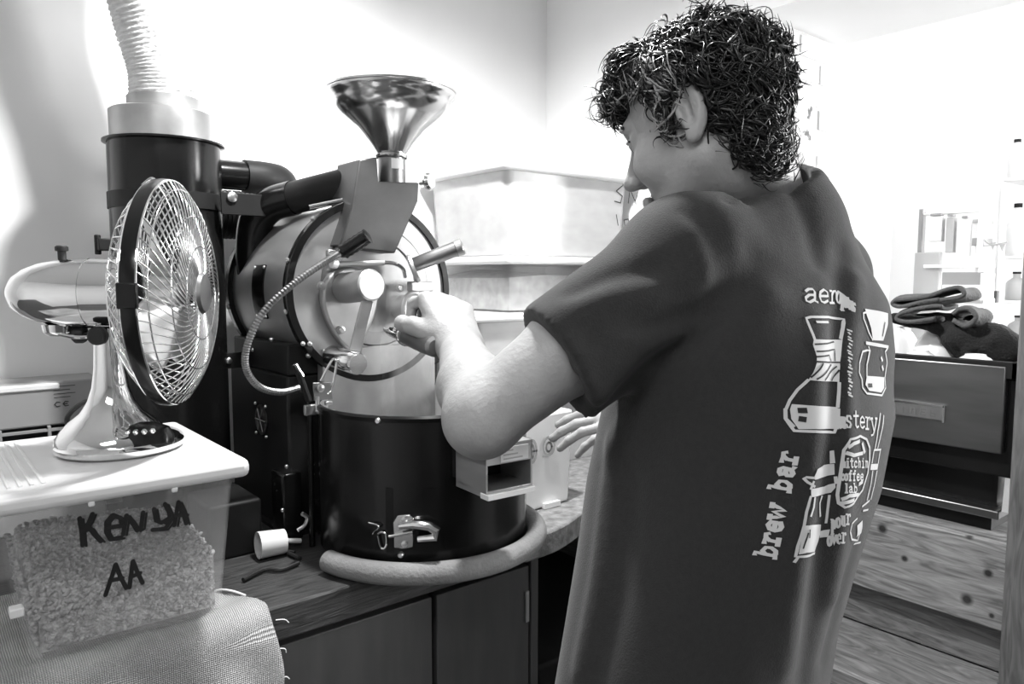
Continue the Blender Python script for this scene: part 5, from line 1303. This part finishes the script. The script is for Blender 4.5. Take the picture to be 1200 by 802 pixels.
# shoulders and sleeves
S.cone(NK0 - Z3*0.035, SHL, 0.074, 0.060, 0.05); S.cone(NK0 - Z3*0.040, SHR, 0.070, 0.056, 0.05)
S.cone(NK0 - Z3*0.06 - F3*0.03, (SHL + SHR)/2 - F3*0.045 - Z3*0.06, 0.062, 0.10, 0.06)
S.cone(SHL + L3*0.0, SHL - Z3*0.10 - L3*0.03, 0.060, 0.06, 0.04)
HEM = at(652, 424, 0.815); ad = (ELB - SHL)/np.linalg.norm(ELB - SHL)
S.cone(SHL, HEM + ad*0.05, 0.064, 0.067, 0.035)
S.cone(HEM - ad*0.10 + Z3*-0.012, HEM + ad*0.05 - Z3*0.012, 0.056, 0.062, 0.03)
hn_ = ad + np.array([0, 0, 0.12]); hm = 0.14
S.half(HEM, hn_, HEM - hm, HEM + hm + ad*0.05)
S.cone(HEM + ad*0.035, HEM + ad*0.12, 0.058, 0.060, 0.004, 'cut')
HR = SHR + (ELR - SHR)*0.62; ar = (ELR - SHR)/np.linalg.norm(ELR - SHR)
S.cone(SHR, HR + ar*0.05, 0.064, 0.066, 0.035); S.half(HR, ar, HR - 0.1, HR + 0.12)
S.cone(HR - ar*0.05, HR + ar*0.1, 0.056, 0.058, 0.004, 'cut')
# neck opening with collar rib
nd = (H(-0.04, 0, -0.05) - NK0); nd /= np.linalg.norm(nd)
S.cone(NK0 - nd*0.02, NK0 + nd*0.03, 0.071, 0.064, 0.015)
S.half(NK0 + nd*0.030, nd*0.6 + Z3, NK0 - 0.12, NK0 + 0.14)
S.cone(NK0 - nd*0.012, NK0 + nd*0.12, 0.063, 0.060, 0.004, 'cut')
# folds
def sp(px, py, dd): return at(px, py, dd)
def on_shirt(px, py):
    """surface point of the trunk seen at a pixel (marching the grid)"""
    k = ray(px, py)
    for t in np.arange(0.62, 1.25, 0.004):
        p = CAM + t*k; i = np.round((p - S.lo)/S.h).astype(int)
        if (i < 0).any() or (i >= S.n).any(): continue
        if S.D[tuple(i)] < 0: return p
    return CAM + 1.0*k
FOLD = [([(708, 478), (740, 440), (790, 400), (850, 345), (880, 300)], -0.007, 0.018), ([(725, 520), (770, 470), (830, 420), (900, 350)], 0.006, 0.020),
        ([(700, 470), (745, 425), (800, 380), (835, 320)], 0.006, 0.014), ([(830, 250), (850, 300), (840, 340)], -0.006, 0.012), ([(800, 245), (828, 275), (838, 315)], -0.005, 0.008),
        ([(985, 300), (978, 400), (975, 500), (966, 600), (950, 720), (940, 800)], -0.008, 0.016), ([(1000, 330), (995, 430), (992, 520), (985, 620), (975, 700)], 0.007, 0.014),
        ([(960, 330), (958, 430), (955, 520), (940, 640), (920, 780)], 0.006, 0.016), ([(740, 560), (735, 640), (720, 720), (700, 802)], -0.006, 0.016), ([(720, 520), (712, 600), (698, 690), (680, 790)], 0.006, 0.014),
        ([(820, 480), (800, 600), (770, 720), (760, 802)], 0.005, 0.03), ([(900, 560), (880, 660), (850, 760), (840, 802)], -0.005, 0.03), ([(690, 395), (735, 385), (790, 375), (820, 350)], -0.006, 0.012),
        ([(655, 370), (700, 352), (760, 345), (800, 330)], 0.005, 0.013), ([(672, 345), (720, 325), (770, 315)], -0.005, 0.010), ([(720, 395), (770, 396), (815, 385)], 0.005, 0.010), ([(640, 400), (680, 440), (712, 468)], 0.004, 0.006),
        ([(852, 238), (890, 228), (925, 224), (952, 232)], -0.004, 0.004), ([(930, 230), (955, 300), (960, 360)], -0.005, 0.014), ([(1005, 640), (985, 700), (968, 770)], -0.006, 0.012)]
FP = [([on_shirt(*p) for p in pl], a, w_) for pl, a, w_ in FOLD]
for pl, a, w_ in FP: S.crease(pl, a*0.85, w_*1.15)
V, Q = S.mesh(2)
shirt = np_mesh('shirt', V, Q, 'shirt', man); SHV, SHQ = V, Q
# sleeve hem seam and collar rib
S2 = None

# ---- trousers and shoes
PV = cs_[0].copy(); PV[2] = 0.90
S = SDF(PV - np.array([0.34, 0.34, 0.86]), PV + np.array([0.34, 0.34, 0.12]), 0.008)
S.ell(PV + Z3*0.02 - F3*0.0, (0.185, 0.135, 0.14), np.array([L3, F3, Z3]), 0.03)
for s_ in (1, -1):
    hp = PV + L3*s_*0.09 - Z3*0.03; kn = PV + L3*s_*0.105 - Z3*0.43 + F3*0.015; an = PV + L3*s_*0.115 - Z3*0.84 - F3*0.01
    S.cone(hp, kn, 0.098, 0.070, 0.03); S.cone(kn, an, 0.070, 0.058, 0.02)
V, Q = S.mesh(1); np_mesh('trousers', V, Q, 'trousers', man)
for s_ in (1, -1):
    an = PV + L3*s_*0.115 - Z3*0.84 - F3*0.01; g = an*np.array([1, 1, 0])
    S = SDF(g - np.array([0.26, 0.26, 0.02]), g + np.array([0.26, 0.26, 0.16]), 0.007)
    S.cone(g + Z3*0.05 - F3*0.04, g + Z3*0.038 + F3*0.15, 0.048, 0.038, 0.02); S.cone(g + Z3*0.06, g + Z3*0.12 - F3*0.005, 0.05, 0.045, 0.02)
    sl, x, y, z = S.sub(g - 0.3, g + 0.3); S.D[sl] = np.maximum(S.D[sl], 0.001 - z + 0*x + 0*y)
    V, Q = S.mesh(1); np_mesh('shoe', V, Q, 'shoe', man)

# ---- trier in the fist: grip, collar and half-round scoop
tr_ = thing('bean_trier', tuple(GRP), 'metal bean trier with dark grip held in the raised fist', 'trier')
g0 = Vector(tuple(GRP)) - TDIR*0.055; g1 = Vector(tuple(GRP)) + TDIR*0.075
MB().lathe([(0.010, 0), (0.0145, 0.004), (0.0155, 0.05), (0.0145, (g1-g0).length - 0.004), (0.009, (g1-g0).length)], g0, g1 - g0, n=24).build('grip', 'steel_dark', tr_)
MB().lathe([(0.016, 0), (0.017, 0.002), (0.017, 0.007), (0.010, 0.009)], g1, TDIR, n=24).build('collar', 'chrome_soft', tr_)
s0 = g1 + TDIR*0.008; vs = []; n = 12; upv = Vector((0, 0, 1)); upv = (upv - TDIR*upv.dot(TDIR)).normalized(); sdv = TDIR.cross(upv)
for i, t in enumerate((0, 0.12, 0.4, 0.7, 0.9, 1.0)):
    rr = (0.009, 0.011, 0.012, 0.012, 0.010, 0.005)[i]
    for k in range(n+1):
        a = PI + PI*k/n; vs.append(s0 + TDIR*0.11*t + (sdv*math.cos(a) + upv*math.sin(a))*rr)
sm = MB(); sm.add(vs, [(i*(n+1)+k, i*(n+1)+k+1, (i+1)*(n+1)+k+1, (i+1)*(n+1)+k) for i in range(5) for k in range(n)])
o = sm.build('scoop', 'chrome_soft', tr_); m_ = o.modifiers.new('t', 'SOLIDIFY'); m_.thickness = 0.0012

# ---- screen print on the shirt's back: strokes and filled shapes in tenths of a millimetre on the back plane
PRO = Vector((0.8566,0.5458,1.25))
PRS = [
 (26,[(-1099,1843),(-1039,1864),(-974,1863),(-967,1835),(-1058,1737),(-1023,1722)]),
 (26,[(-1000,1799),(-1086,1801),(-1161,1773),(-1181,1739),(-1145,1724),(-1046,1751)]),
 (26,[(-925,1787),(-762,1784),(-735,1828),(-786,1857),(-876,1829),(-938,1773),(-947,1730),(-899,1715),(-804,1735)]),
 (26,[(-659,1841),(-601,1840),(-712,1709)]),
 (26,[(-769,1710),(-663,1707)]),
 (26,[(-641,1794),(-572,1833),(-521,1839),(-535,1812)]),
 (26,[(-500,1765),(-476,1797),(-465,1821),(-473,1830),(-496,1821),(-531,1798),(-563,1766),(-586,1734),(-591,1710),(-582,1702),(-561,1710),(-532,1733),(-500,1765)]),
 (26,[(-467,1804),(-458,1804),(-602,1625)]),
 (26,[(-609,1625),(-593,1625)]),
 (26,[(-484,1774),(-448,1804),(-456,1779),(-497,1732),(-538,1690),(-551,1684),(-541,1708)]),
 (26,[(-461,1769),(-454,1769),(-544,1659)]),
 (26,[(-551,1659),(-538,1659)]),
 (26,[(-488,1730),(-455,1764),(-443,1769),(-461,1747)]),
 (26,[(-502,1695),(-483,1695),(-459,1726),(-449,1748),(-475,1726),(-510,1684),(-531,1652),(-532,1642),(-513,1658)]),
 (26,[(-460,1701),(-443,1726),(-451,1726),(-475,1701),(-488,1681),(-487,1670),(-498,1650),(-520,1625),(-530,1625),(-516,1650)]),
 (26,[(-449,1683),(-435,1707),(-445,1707),(-469,1683),(-480,1663),(-476,1653),(-486,1634),(-508,1610),(-519,1610),(-506,1634)]),
 (22,[(-1196,509),(-1189,509),(-1215,395)]),
 (22,[(-1222,395),(-1207,395)]),
 (22,[(-1198,469),(-1185,504),(-1176,509),(-1180,486)]),
 (22,[(-1170,452),(-1165,481),(-1163,502),(-1165,509),(-1171,502),(-1179,481),(-1186,452),(-1192,423),(-1193,403),(-1191,395),(-1185,403),(-1178,424),(-1170,452)]),
 (22,[(-1160,492),(-1150,509),(-1142,509),(-1144,486),(-1161,406),(-1158,395)]),
 (22,[(-1150,458),(-1161,458),(-1173,435),(-1178,406),(-1173,395),(-1159,418)]),
 (22,[(-1078,487),(-1082,518),(-1109,520),(-1124,490),(-1121,466),(-1099,452),(-1096,428),(-1114,400),(-1136,401),(-1140,431)]),
 (22,[(-965,554),(-1016,413),(-999,386),(-944,391)]),
 (22,[(-1029,512),(-913,498)]),
 (22,[(-886,425),(-785,412),(-779,449),(-813,478),(-866,460),(-891,413),(-883,375),(-848,358),(-800,370)]),
 (22,[(-741,460),(-708,456),(-749,336)]),
 (22,[(-782,340),(-717,331)]),
 (22,[(-723,414),(-688,447),(-651,449),(-652,424)]),
 (22,[(-613,432),(-597,304)]),
 (22,[(-480,415),(-615,255),(-660,255)]),
 (22,[(-628,434),(-584,429)]),
 (22,[(-513,420),(-463,413)]),
 (19,[(-1199,81),(-1194,81),(-1192,-23)]),
 (19,[(-1193,26),(-1188,46),(-1182,39),(-1180,-23)]),
 (19,[(-1163,45),(-1156,45),(-1153,-25)]),
 (19,[(-1162,-24),(-1140,-26)]),
 (19,[(-1157,73),(-1156,66)]),
 (19,[(-1110,67),(-1102,-18),(-1091,-33),(-1075,-29)]),
 (19,[(-1125,41),(-1084,36)]),
 (19,[(-983,1),(-1012,24),(-1041,18),(-1050,-5),(-1033,-35),(-1004,-49),(-971,-41)]),
 (19,[(-958,49),(-938,45),(-914,-66)]),
 (19,[(-924,-14),(-905,4),(-882,-7),(-869,-74)]),
 (19,[(-828,-9),(-808,-13),(-793,-87)]),
 (19,[(-818,-83),(-769,-91)]),
 (19,[(-814,17),(-812,10)]),
 (19,[(-751,-22),(-735,-25),(-719,-100)]),
 (19,[(-731,-47),(-715,-28),(-693,-39),(-677,-107)]),
 (19,[(-1186,-111),(-1193,-93),(-1201,-103),(-1203,-129),(-1199,-156),(-1191,-165),(-1183,-151)]),
 (19,[(-1149,-131),(-1152,-113),(-1157,-99),(-1164,-94),(-1170,-99),(-1174,-111),(-1175,-129),(-1172,-148),(-1166,-161),(-1159,-167),(-1153,-162),(-1149,-149),(-1149,-131)]),
 (19,[(-1097,-73),(-1116,-63),(-1121,-84),(-1113,-172)]),
 (19,[(-1135,-97),(-1100,-102)]),
 (19,[(-1125,-171),(-1098,-175)]),
 (19,[(-1005,-90),(-1034,-77),(-1043,-97),(-1030,-187)]),
 (19,[(-1070,-107),(-1009,-118)]),
 (19,[(-1051,-183),(-1006,-192)]),
 (19,[(-949,-167),(-869,-183),(-878,-159),(-914,-137),(-948,-145),(-947,-175),(-926,-201),(-895,-215),(-864,-210)]),
 (19,[(-834,-189),(-767,-202),(-776,-178),(-808,-157),(-835,-167),(-833,-197),(-815,-223),(-788,-235),(-761,-229)]),
 (19,[(-1164,-202),(-1155,-202),(-1148,-301)]),
 (19,[(-1159,-300),(-1135,-303)]),
 (19,[(-1116,-250),(-1104,-242),(-1084,-245),(-1072,-260),(-1065,-308),(-1046,-318)]),
 (19,[(-1070,-277),(-1097,-273),(-1112,-283),(-1107,-301),(-1089,-310),(-1066,-301)]),
 (19,[(-1035,-221),(-1015,-225),(-997,-328),(-1021,-323)]),
 (19,[(-1006,-277),(-980,-266),(-931,-290),(-919,-319),(-940,-338),(-973,-334),(-1000,-315)]),
 (21,[(-1246,-596),(-1240,-596),(-1218,-764)]),
 (21,[(-1224,-764),(-1210,-765)]),
 (21,[(-1237,-624),(-1232,-596),(-1219,-618),(-1212,-663),(-1213,-702),(-1220,-708),(-1229,-685)]),
 (21,[(-1177,-634),(-1183,-606),(-1191,-585),(-1198,-577),(-1204,-585),(-1208,-605),(-1206,-633),(-1201,-661),(-1192,-681),(-1184,-689),(-1178,-682),(-1175,-662),(-1177,-634)]),
 (21,[(-1175,-560),(-1167,-560),(-1155,-650),(-1141,-674),(-1131,-653)]),
 (21,[(-1146,-562),(-1126,-676),(-1116,-677)]),
 (21,[(-1127,-545),(-1110,-548),(-1085,-663)]),
 (21,[(-1105,-660),(-1063,-668)]),
 (21,[(-1105,-587),(-1097,-555),(-1074,-554),(-1065,-578)]),
 (21,[(-1213,-843),(-1219,-815),(-1227,-794),(-1235,-786),(-1240,-793),(-1242,-814),(-1240,-842),(-1233,-871),(-1225,-892),(-1217,-900),(-1211,-893),(-1210,-872),(-1213,-843)]),
 (21,[(-1215,-774),(-1181,-889),(-1186,-775)]),
 (21,[(-1168,-821),(-1137,-824),(-1146,-789),(-1164,-764),(-1173,-786),(-1166,-832),(-1154,-867),(-1139,-880),(-1129,-865)]),
 (21,[(-1137,-755),(-1122,-757),(-1094,-875)]),
 (21,[(-1112,-872),(-1074,-879)]),
 (21,[(-1113,-798),(-1111,-764),(-1093,-762),(-1082,-787)]),
 (34,[(-1971,-902),(-1968,-878),(-1841,-920),(-1844,-945)]),
 (34,[(-1904,-899),(-1921,-862),(-1898,-826),(-1864,-831),(-1838,-865),(-1838,-896),(-1858,-915)]),
 (34,[(-1908,-778),(-1903,-742),(-1822,-770)]),
 (34,[(-1826,-806),(-1817,-733)]),
 (34,[(-1874,-752),(-1896,-719),(-1894,-682),(-1877,-679)]),
 (34,[(-1847,-648),(-1831,-553),(-1856,-551),(-1879,-587),(-1870,-634),(-1839,-651),(-1812,-641),(-1799,-608),(-1804,-562)]),
 (34,[(-1866,-510),(-1782,-503),(-1837,-448),(-1770,-435),(-1841,-374)]),
 (34,[(-1868,-524),(-1861,-483)]),
 (34,[(-1846,-401),(-1839,-361)]),
 (34,[(-1853,-201),(-1849,-177),(-1731,-218),(-1735,-242)]),
 (34,[(-1788,-198),(-1803,-162),(-1780,-126),(-1747,-131),(-1725,-164),(-1727,-194),(-1746,-213)]),
 (34,[(-1773,-60),(-1782,-32),(-1778,4),(-1760,17),(-1705,-3),(-1694,19)]),
 (34,[(-1740,10),(-1746,-38),(-1734,-73),(-1715,-74),(-1703,-47),(-1712,0)]),
 (34,[(-1771,81),(-1769,117),(-1686,89)]),
 (34,[(-1690,53),(-1682,125)]),
 (34,[(-1739,107),(-1763,140),(-1764,177),(-1746,180)]),
 (26,[(-1316,1334),(-1307,1389),(-1298,1473),(-1289,1558),(-1230,1569),(-900,1558),(-658,1525),(-734,1431),(-827,1319)]),
 (26,[(-1192,1515),(-964,1506)]),
 (26,[(-1525,925),(-1618,827),(-1689,720),(-1731,621),(-1737,532),(-1689,452)]),
 (26,[(-1076,862),(-1157,614)]),
 (28,[(-1733,626),(-1741,533),(-1689,405),(-1533,393),(-1243,351),(-1195,456),(-1160,588)]),
 (22,[(-269,1599),(-366,1587),(-392,1527),(-321,1372),(-263,1282)]),
 (22,[(-387,1207),(-376,1169),(-449,1174),(-564,1167),(-713,1056),(-751,954),(-692,874),(-702,780),(-622,709),(-188,639),(-11,708),(-27,833)]),
 (22,[(115,1159),(29,1127),(63,994),(-12,843)]),
 (22,[(-376,1169),(-520,1019),(-556,894)]),
 (40,[(-115,1066),(-98,1039)]),
 (40,[(-106,963),(-82,930)]),
 (20,[(-707,1410),(-682,1397)]),
 (20,[(-719,1381),(-718,1365)]),
 (20,[(-748,1337),(-740,1324)]),
 (20,[(-767,1309),(-744,1291)]),
 (20,[(-787,1264),(-772,1251)]),
 (20,[(-814,1236),(-810,1220)]),
 (20,[(-849,1193),(-834,1180)]),
 (20,[(-861,1165),(-836,1148)]),
 (20,[(-890,1121),(-864,1108)]),
 (20,[(-907,1094),(-904,1078)]),
 (20,[(-923,1050),(-920,1038)]),
 (20,[(-945,1023),(-916,1005)]),
 (20,[(-969,979),(-934,965)]),
 (20,[(-971,951),(-964,934)]),
 (20,[(-986,907),(-969,894)]),
 (20,[(-994,879),(-956,860)]),
 (20,[(-995,834),(-970,820)]),
 (20,[(-1013,807),(-1004,790)]),
 (20,[(-1033,763),(-1011,750)]),
 (20,[(-1033,735),(-1001,717)]),
 (26,[(-925,283),(-768,225),(-676,116),(-640,-36),(-655,-180),(-752,-356),(-992,-448),(-1147,-467),(-1206,-416),(-1219,-322),(-1212,-158),(-1203,5),(-1190,166),(-1131,277),(-925,283)]),
 (40,[(-1145,199),(-1084,226),(-954,230)]),
 (40,[(-1164,131),(-1074,97),(-842,81)]),
 (40,[(-863,192),(-792,86)]),
 (40,[(-1175,-370),(-1103,-343),(-862,-382)]),
 (40,[(-1189,-417),(-1129,-410),(-998,-411)]),
 (40,[(-856,-263),(-775,-255)]),
 (48,[(-1282,145),(-1272,40)]),
 (26,[(-1541,-97),(-1621,-82),(-1640,-95),(-1614,-136),(-1544,-188)]),
 (26,[(-1588,-205),(-1557,-136)]),
 (26,[(-1240,-130),(-1232,-193)]),
 (26,[(-1594,-290),(-1635,-444),(-1659,-589),(-1701,-804),(-1715,-919),(-1388,-959)]),
 (26,[(-1531,-311),(-1548,-411),(-1586,-495)]),
 (26,[(-1376,-327),(-1408,-395),(-1375,-543)]),
 (26,[(-1279,-333),(-1287,-508),(-1289,-627)]),
 (26,[(-1718,-977),(-1696,-931)]),
 (22,[(-808,-668),(-974,-682),(-986,-777),(-841,-905),(-459,-1032),(-523,-864)]),
 (22,[(-558,-1051),(-371,-1078)]),
 (22,[(-231,413),(-373,239),(-434,76)]),
 (22,[(-338,451),(-484,280),(-518,90)]),
 (22,[(-544,70),(-312,35)]),
 (22,[(-544,70),(-564,-74)]),
 (22,[(-327,33),(-347,-114)]),
 (22,[(-512,-182),(-518,-330),(-583,-503)]),
 (22,[(-354,-213),(-388,-383),(-450,-520)]),
 (22,[(-705,-550),(-507,-527)]),
 (22,[(-660,-610),(-497,-636)]),
]
PRP = [
 [(-1323,1338),(-1075,1322),(-821,1305),(-893,1209),(-995,1072),(-1038,972),(-1073,872),(-1374,906),(-1525,925),(-1469,1003),(-1407,1100),(-1381,1158),(-1359,1285)],
 [(-1679,680),(-1506,659),(-1158,610),(-1172,567),(-1207,457),(-1237,387),(-1531,419),(-1657,422),(-1698,526),(-1698,625)],
 [(-295,1637),(-21,1607),(313,1565),(231,1436),(8,1256),(-255,1277),(-251,1413),(-295,1556)],
 [(-429,1274),(-161,1237),(170,1189),(142,1157),(-177,1198),(-443,1238)],
 [(-555,898),(-327,871),(-49,835),(-71,715),(-195,673),(-554,732),(-626,805)],
 [(-1549,-80),(-1506,-7),(-1382,18),(-1254,16),(-1247,-100),(-1365,-114),(-1540,-116)],
 [(-1588,-205),(-1352,-223),(-1239,-193),(-1235,-242),(-1264,-298),(-1378,-308),(-1589,-295)],
 [(-1659,-589),(-1556,-598),(-1351,-642),(-1340,-740),(-1355,-834),(-1395,-940),(-1601,-892),(-1694,-897)],
 [(-1352,-718),(-1243,-707),(-1243,-795),(-1335,-794)],
 [(-751,-765),(-610,-737),(-460,-936),(-611,-947)],
 [(-592,-84),(-342,-125),(-346,-195),(-598,-151)],
]
PRD = [
 (16,[(-1340,1285),(-945,1288)]),
 (16,[(-1356,1212),(-977,1208),(-1046,1094)]),
 (16,[(-1381,1158),(-1158,1163),(-1125,1099)]),
 (16,[(-1413,1110),(-998,1072)]),
 (16,[(-1498,954),(-1340,1086)]),
 (16,[(-1451,933),(-1143,1060)]),
 (16,[(-1333,914),(-1049,1033)]),
 (16,[(-1152,892),(-1038,992)]),
 (55,[(-1625,614),(-1595,614)]),
 (55,[(-1629,527),(-1611,523)]),
 (45,[(-547,791),(-481,784)]),
 (18,[(-2,1312),(126,1463)]),
 (18,[(-1620,-673),(-1657,-831)]),
 (18,[(-1602,-642),(-1598,-724)]),
]
SBV = BVHTree.FromPolygons([tuple(p) for p in SHV], [tuple(map(int, q)) for q in SHQ])
F3v, L3v = Vector(tuple(F3)), Vector(tuple(L3))
def on_back(u, v, lift):
    """press a point of the artwork straight onto the cloth from behind"""
    p = PRO - L3v*u + Vector((0, 0, v)); h = SBV.ray_cast(p - F3v*1.0, F3v)
    if h[0] is None: return None
    n = h[1]; n = n if n.dot(F3v) < 0 else -n
    return h[0] + n*lift
def print_mesh(name, strokes, polys, mt, lift, par):
    bm = bmesh.new(); S_ = 1e-4
    for w_, pts in strokes:
        P = [Vector((a*S_, b*S_, 0)) for a, b in pts]; hw = w_*S_/2; D_ = []
        for a, b in zip(P[:-1], P[1:]):
            k = max(1, int((b - a).length/0.004))
            D_ += [a + (b - a)*(j/k) for j in range(k)]
        D_.append(P[-1])
        if len(D_) < 2: continue
        if len(P) > 3 and (P[0] - P[-1]).length < 0.002: pass
        else:
            D_[0] = D_[0] + (D_[0] - D_[1]).normalized()*hw*0.7; D_[-1] = D_[-1] + (D_[-1] - D_[-2]).normalized()*hw*0.7
        prev = None
        for i_, p in enumerate(D_):
            t = D_[min(i_+1, len(D_)-1)] - D_[max(i_-1, 0)]
            if t.length < 1e-7: continue
            t.normalize(); q = Vector((-t.y, t.x, 0))*hw
            pr = (bm.verts.new(p + q), bm.verts.new(p - q))
            if prev:
                try: bm.faces.new((prev[0], prev[1], pr[1], pr[0]))
                except ValueError: pass
            prev = pr
    for pts in polys:
        f = bm.faces.new([bm.verts.new((a*S_, b*S_, 0)) for a, b in pts])
        r = bmesh.ops.triangulate(bm, faces=[f])
    for _ in range(5):
        es = [e for e in bm.edges if e.calc_length() > 0.007]
        if not es: break
        bmesh.ops.subdivide_edges(bm, edges=es, cuts=1, use_grid_fill=False)
        bmesh.ops.triangulate(bm, faces=[f for f in bm.faces if len(f.verts) > 3])
    o_ = Vector(tuple(parent_origin(par))); bad = []
    for v_ in bm.verts:
        h = on_back(v_.co.x, v_.co.y, lift)
        if h is None: bad.append(v_)
        else: v_.co = h - o_
    bmesh.ops.delete(bm, geom=bad, context='VERTS')
    me = bpy.data.meshes.new(name); bm.to_mesh(me); bm.free(); finish(me, mt, True, 60)
    ob = bpy.data.objects.new(name, me); COL.objects.link(ob); ob.parent = par; ob['kind'] = 'stuff'
    return ob
pw_ = print_mesh('screen_print', PRS, PRP, 'print_white', 0.0011, shirt); pw_['label'] = 'pale print of brewing gear and lettering'
print_mesh('print_detail', PRD, [], 'shirt', 0.0017, shirt)

# ---------------------------------------------------------------- thin smoke drifting from the drum door into the bin
def smoke():
    m = bpy.data.materials.new('smoke'); m.use_nodes = True; MATS['smoke'] = m; nt = m.node_tree; L = nt.links
    nt.nodes.remove(nt.nodes['Principled BSDF']); v = nt.nodes.new('ShaderNodeVolumeScatter'); v.inputs['Anisotropy'].default_value = 0.2
    tc = nt.nodes.new('ShaderNodeTexCoord'); n = nt.nodes.new('ShaderNodeTexNoise'); n.inputs['Scale'].default_value = 16; n.inputs['Detail'].default_value = 3; n.inputs['Distortion'].default_value = 1.2
    mp = nt.nodes.new('ShaderNodeMapping'); mp.inputs['Scale'].default_value = (1.3, 1.3, 0.55); L.new(tc.outputs['Object'], mp.inputs[0]); L.new(mp.outputs[0], n.inputs['Vector'])
    r = nt.nodes.new('ShaderNodeMapRange'); r.inputs['From Min'].default_value = 0.40; r.inputs['From Max'].default_value = 0.68; r.inputs['To Max'].default_value = 15.0
    L.new(n.outputs[0], r.inputs[0]); L.new(r.outputs[0], v.inputs['Density']); L.new(v.outputs[0], nt.nodes['Material Output'].inputs['Volume'])
    S = SDF((0.66, 1.20, 1.10), (1.0, 1.47, 1.52), 0.012)
    S.cone((0.83, 1.37, 1.15), (0.82, 1.35, 1.30), 0.055, 0.05, 0.03); S.cone((0.82, 1.35, 1.30), (0.80, 1.34, 1.42), 0.05, 0.03, 0.03)
    V, Q = S.mesh(2); o = np_mesh('smoke', V, Q, 'smoke')
    tag(o, 'thin pale smoke rising from the bin in front of the drum door', 'smoke', kind='stuff')
smoke()
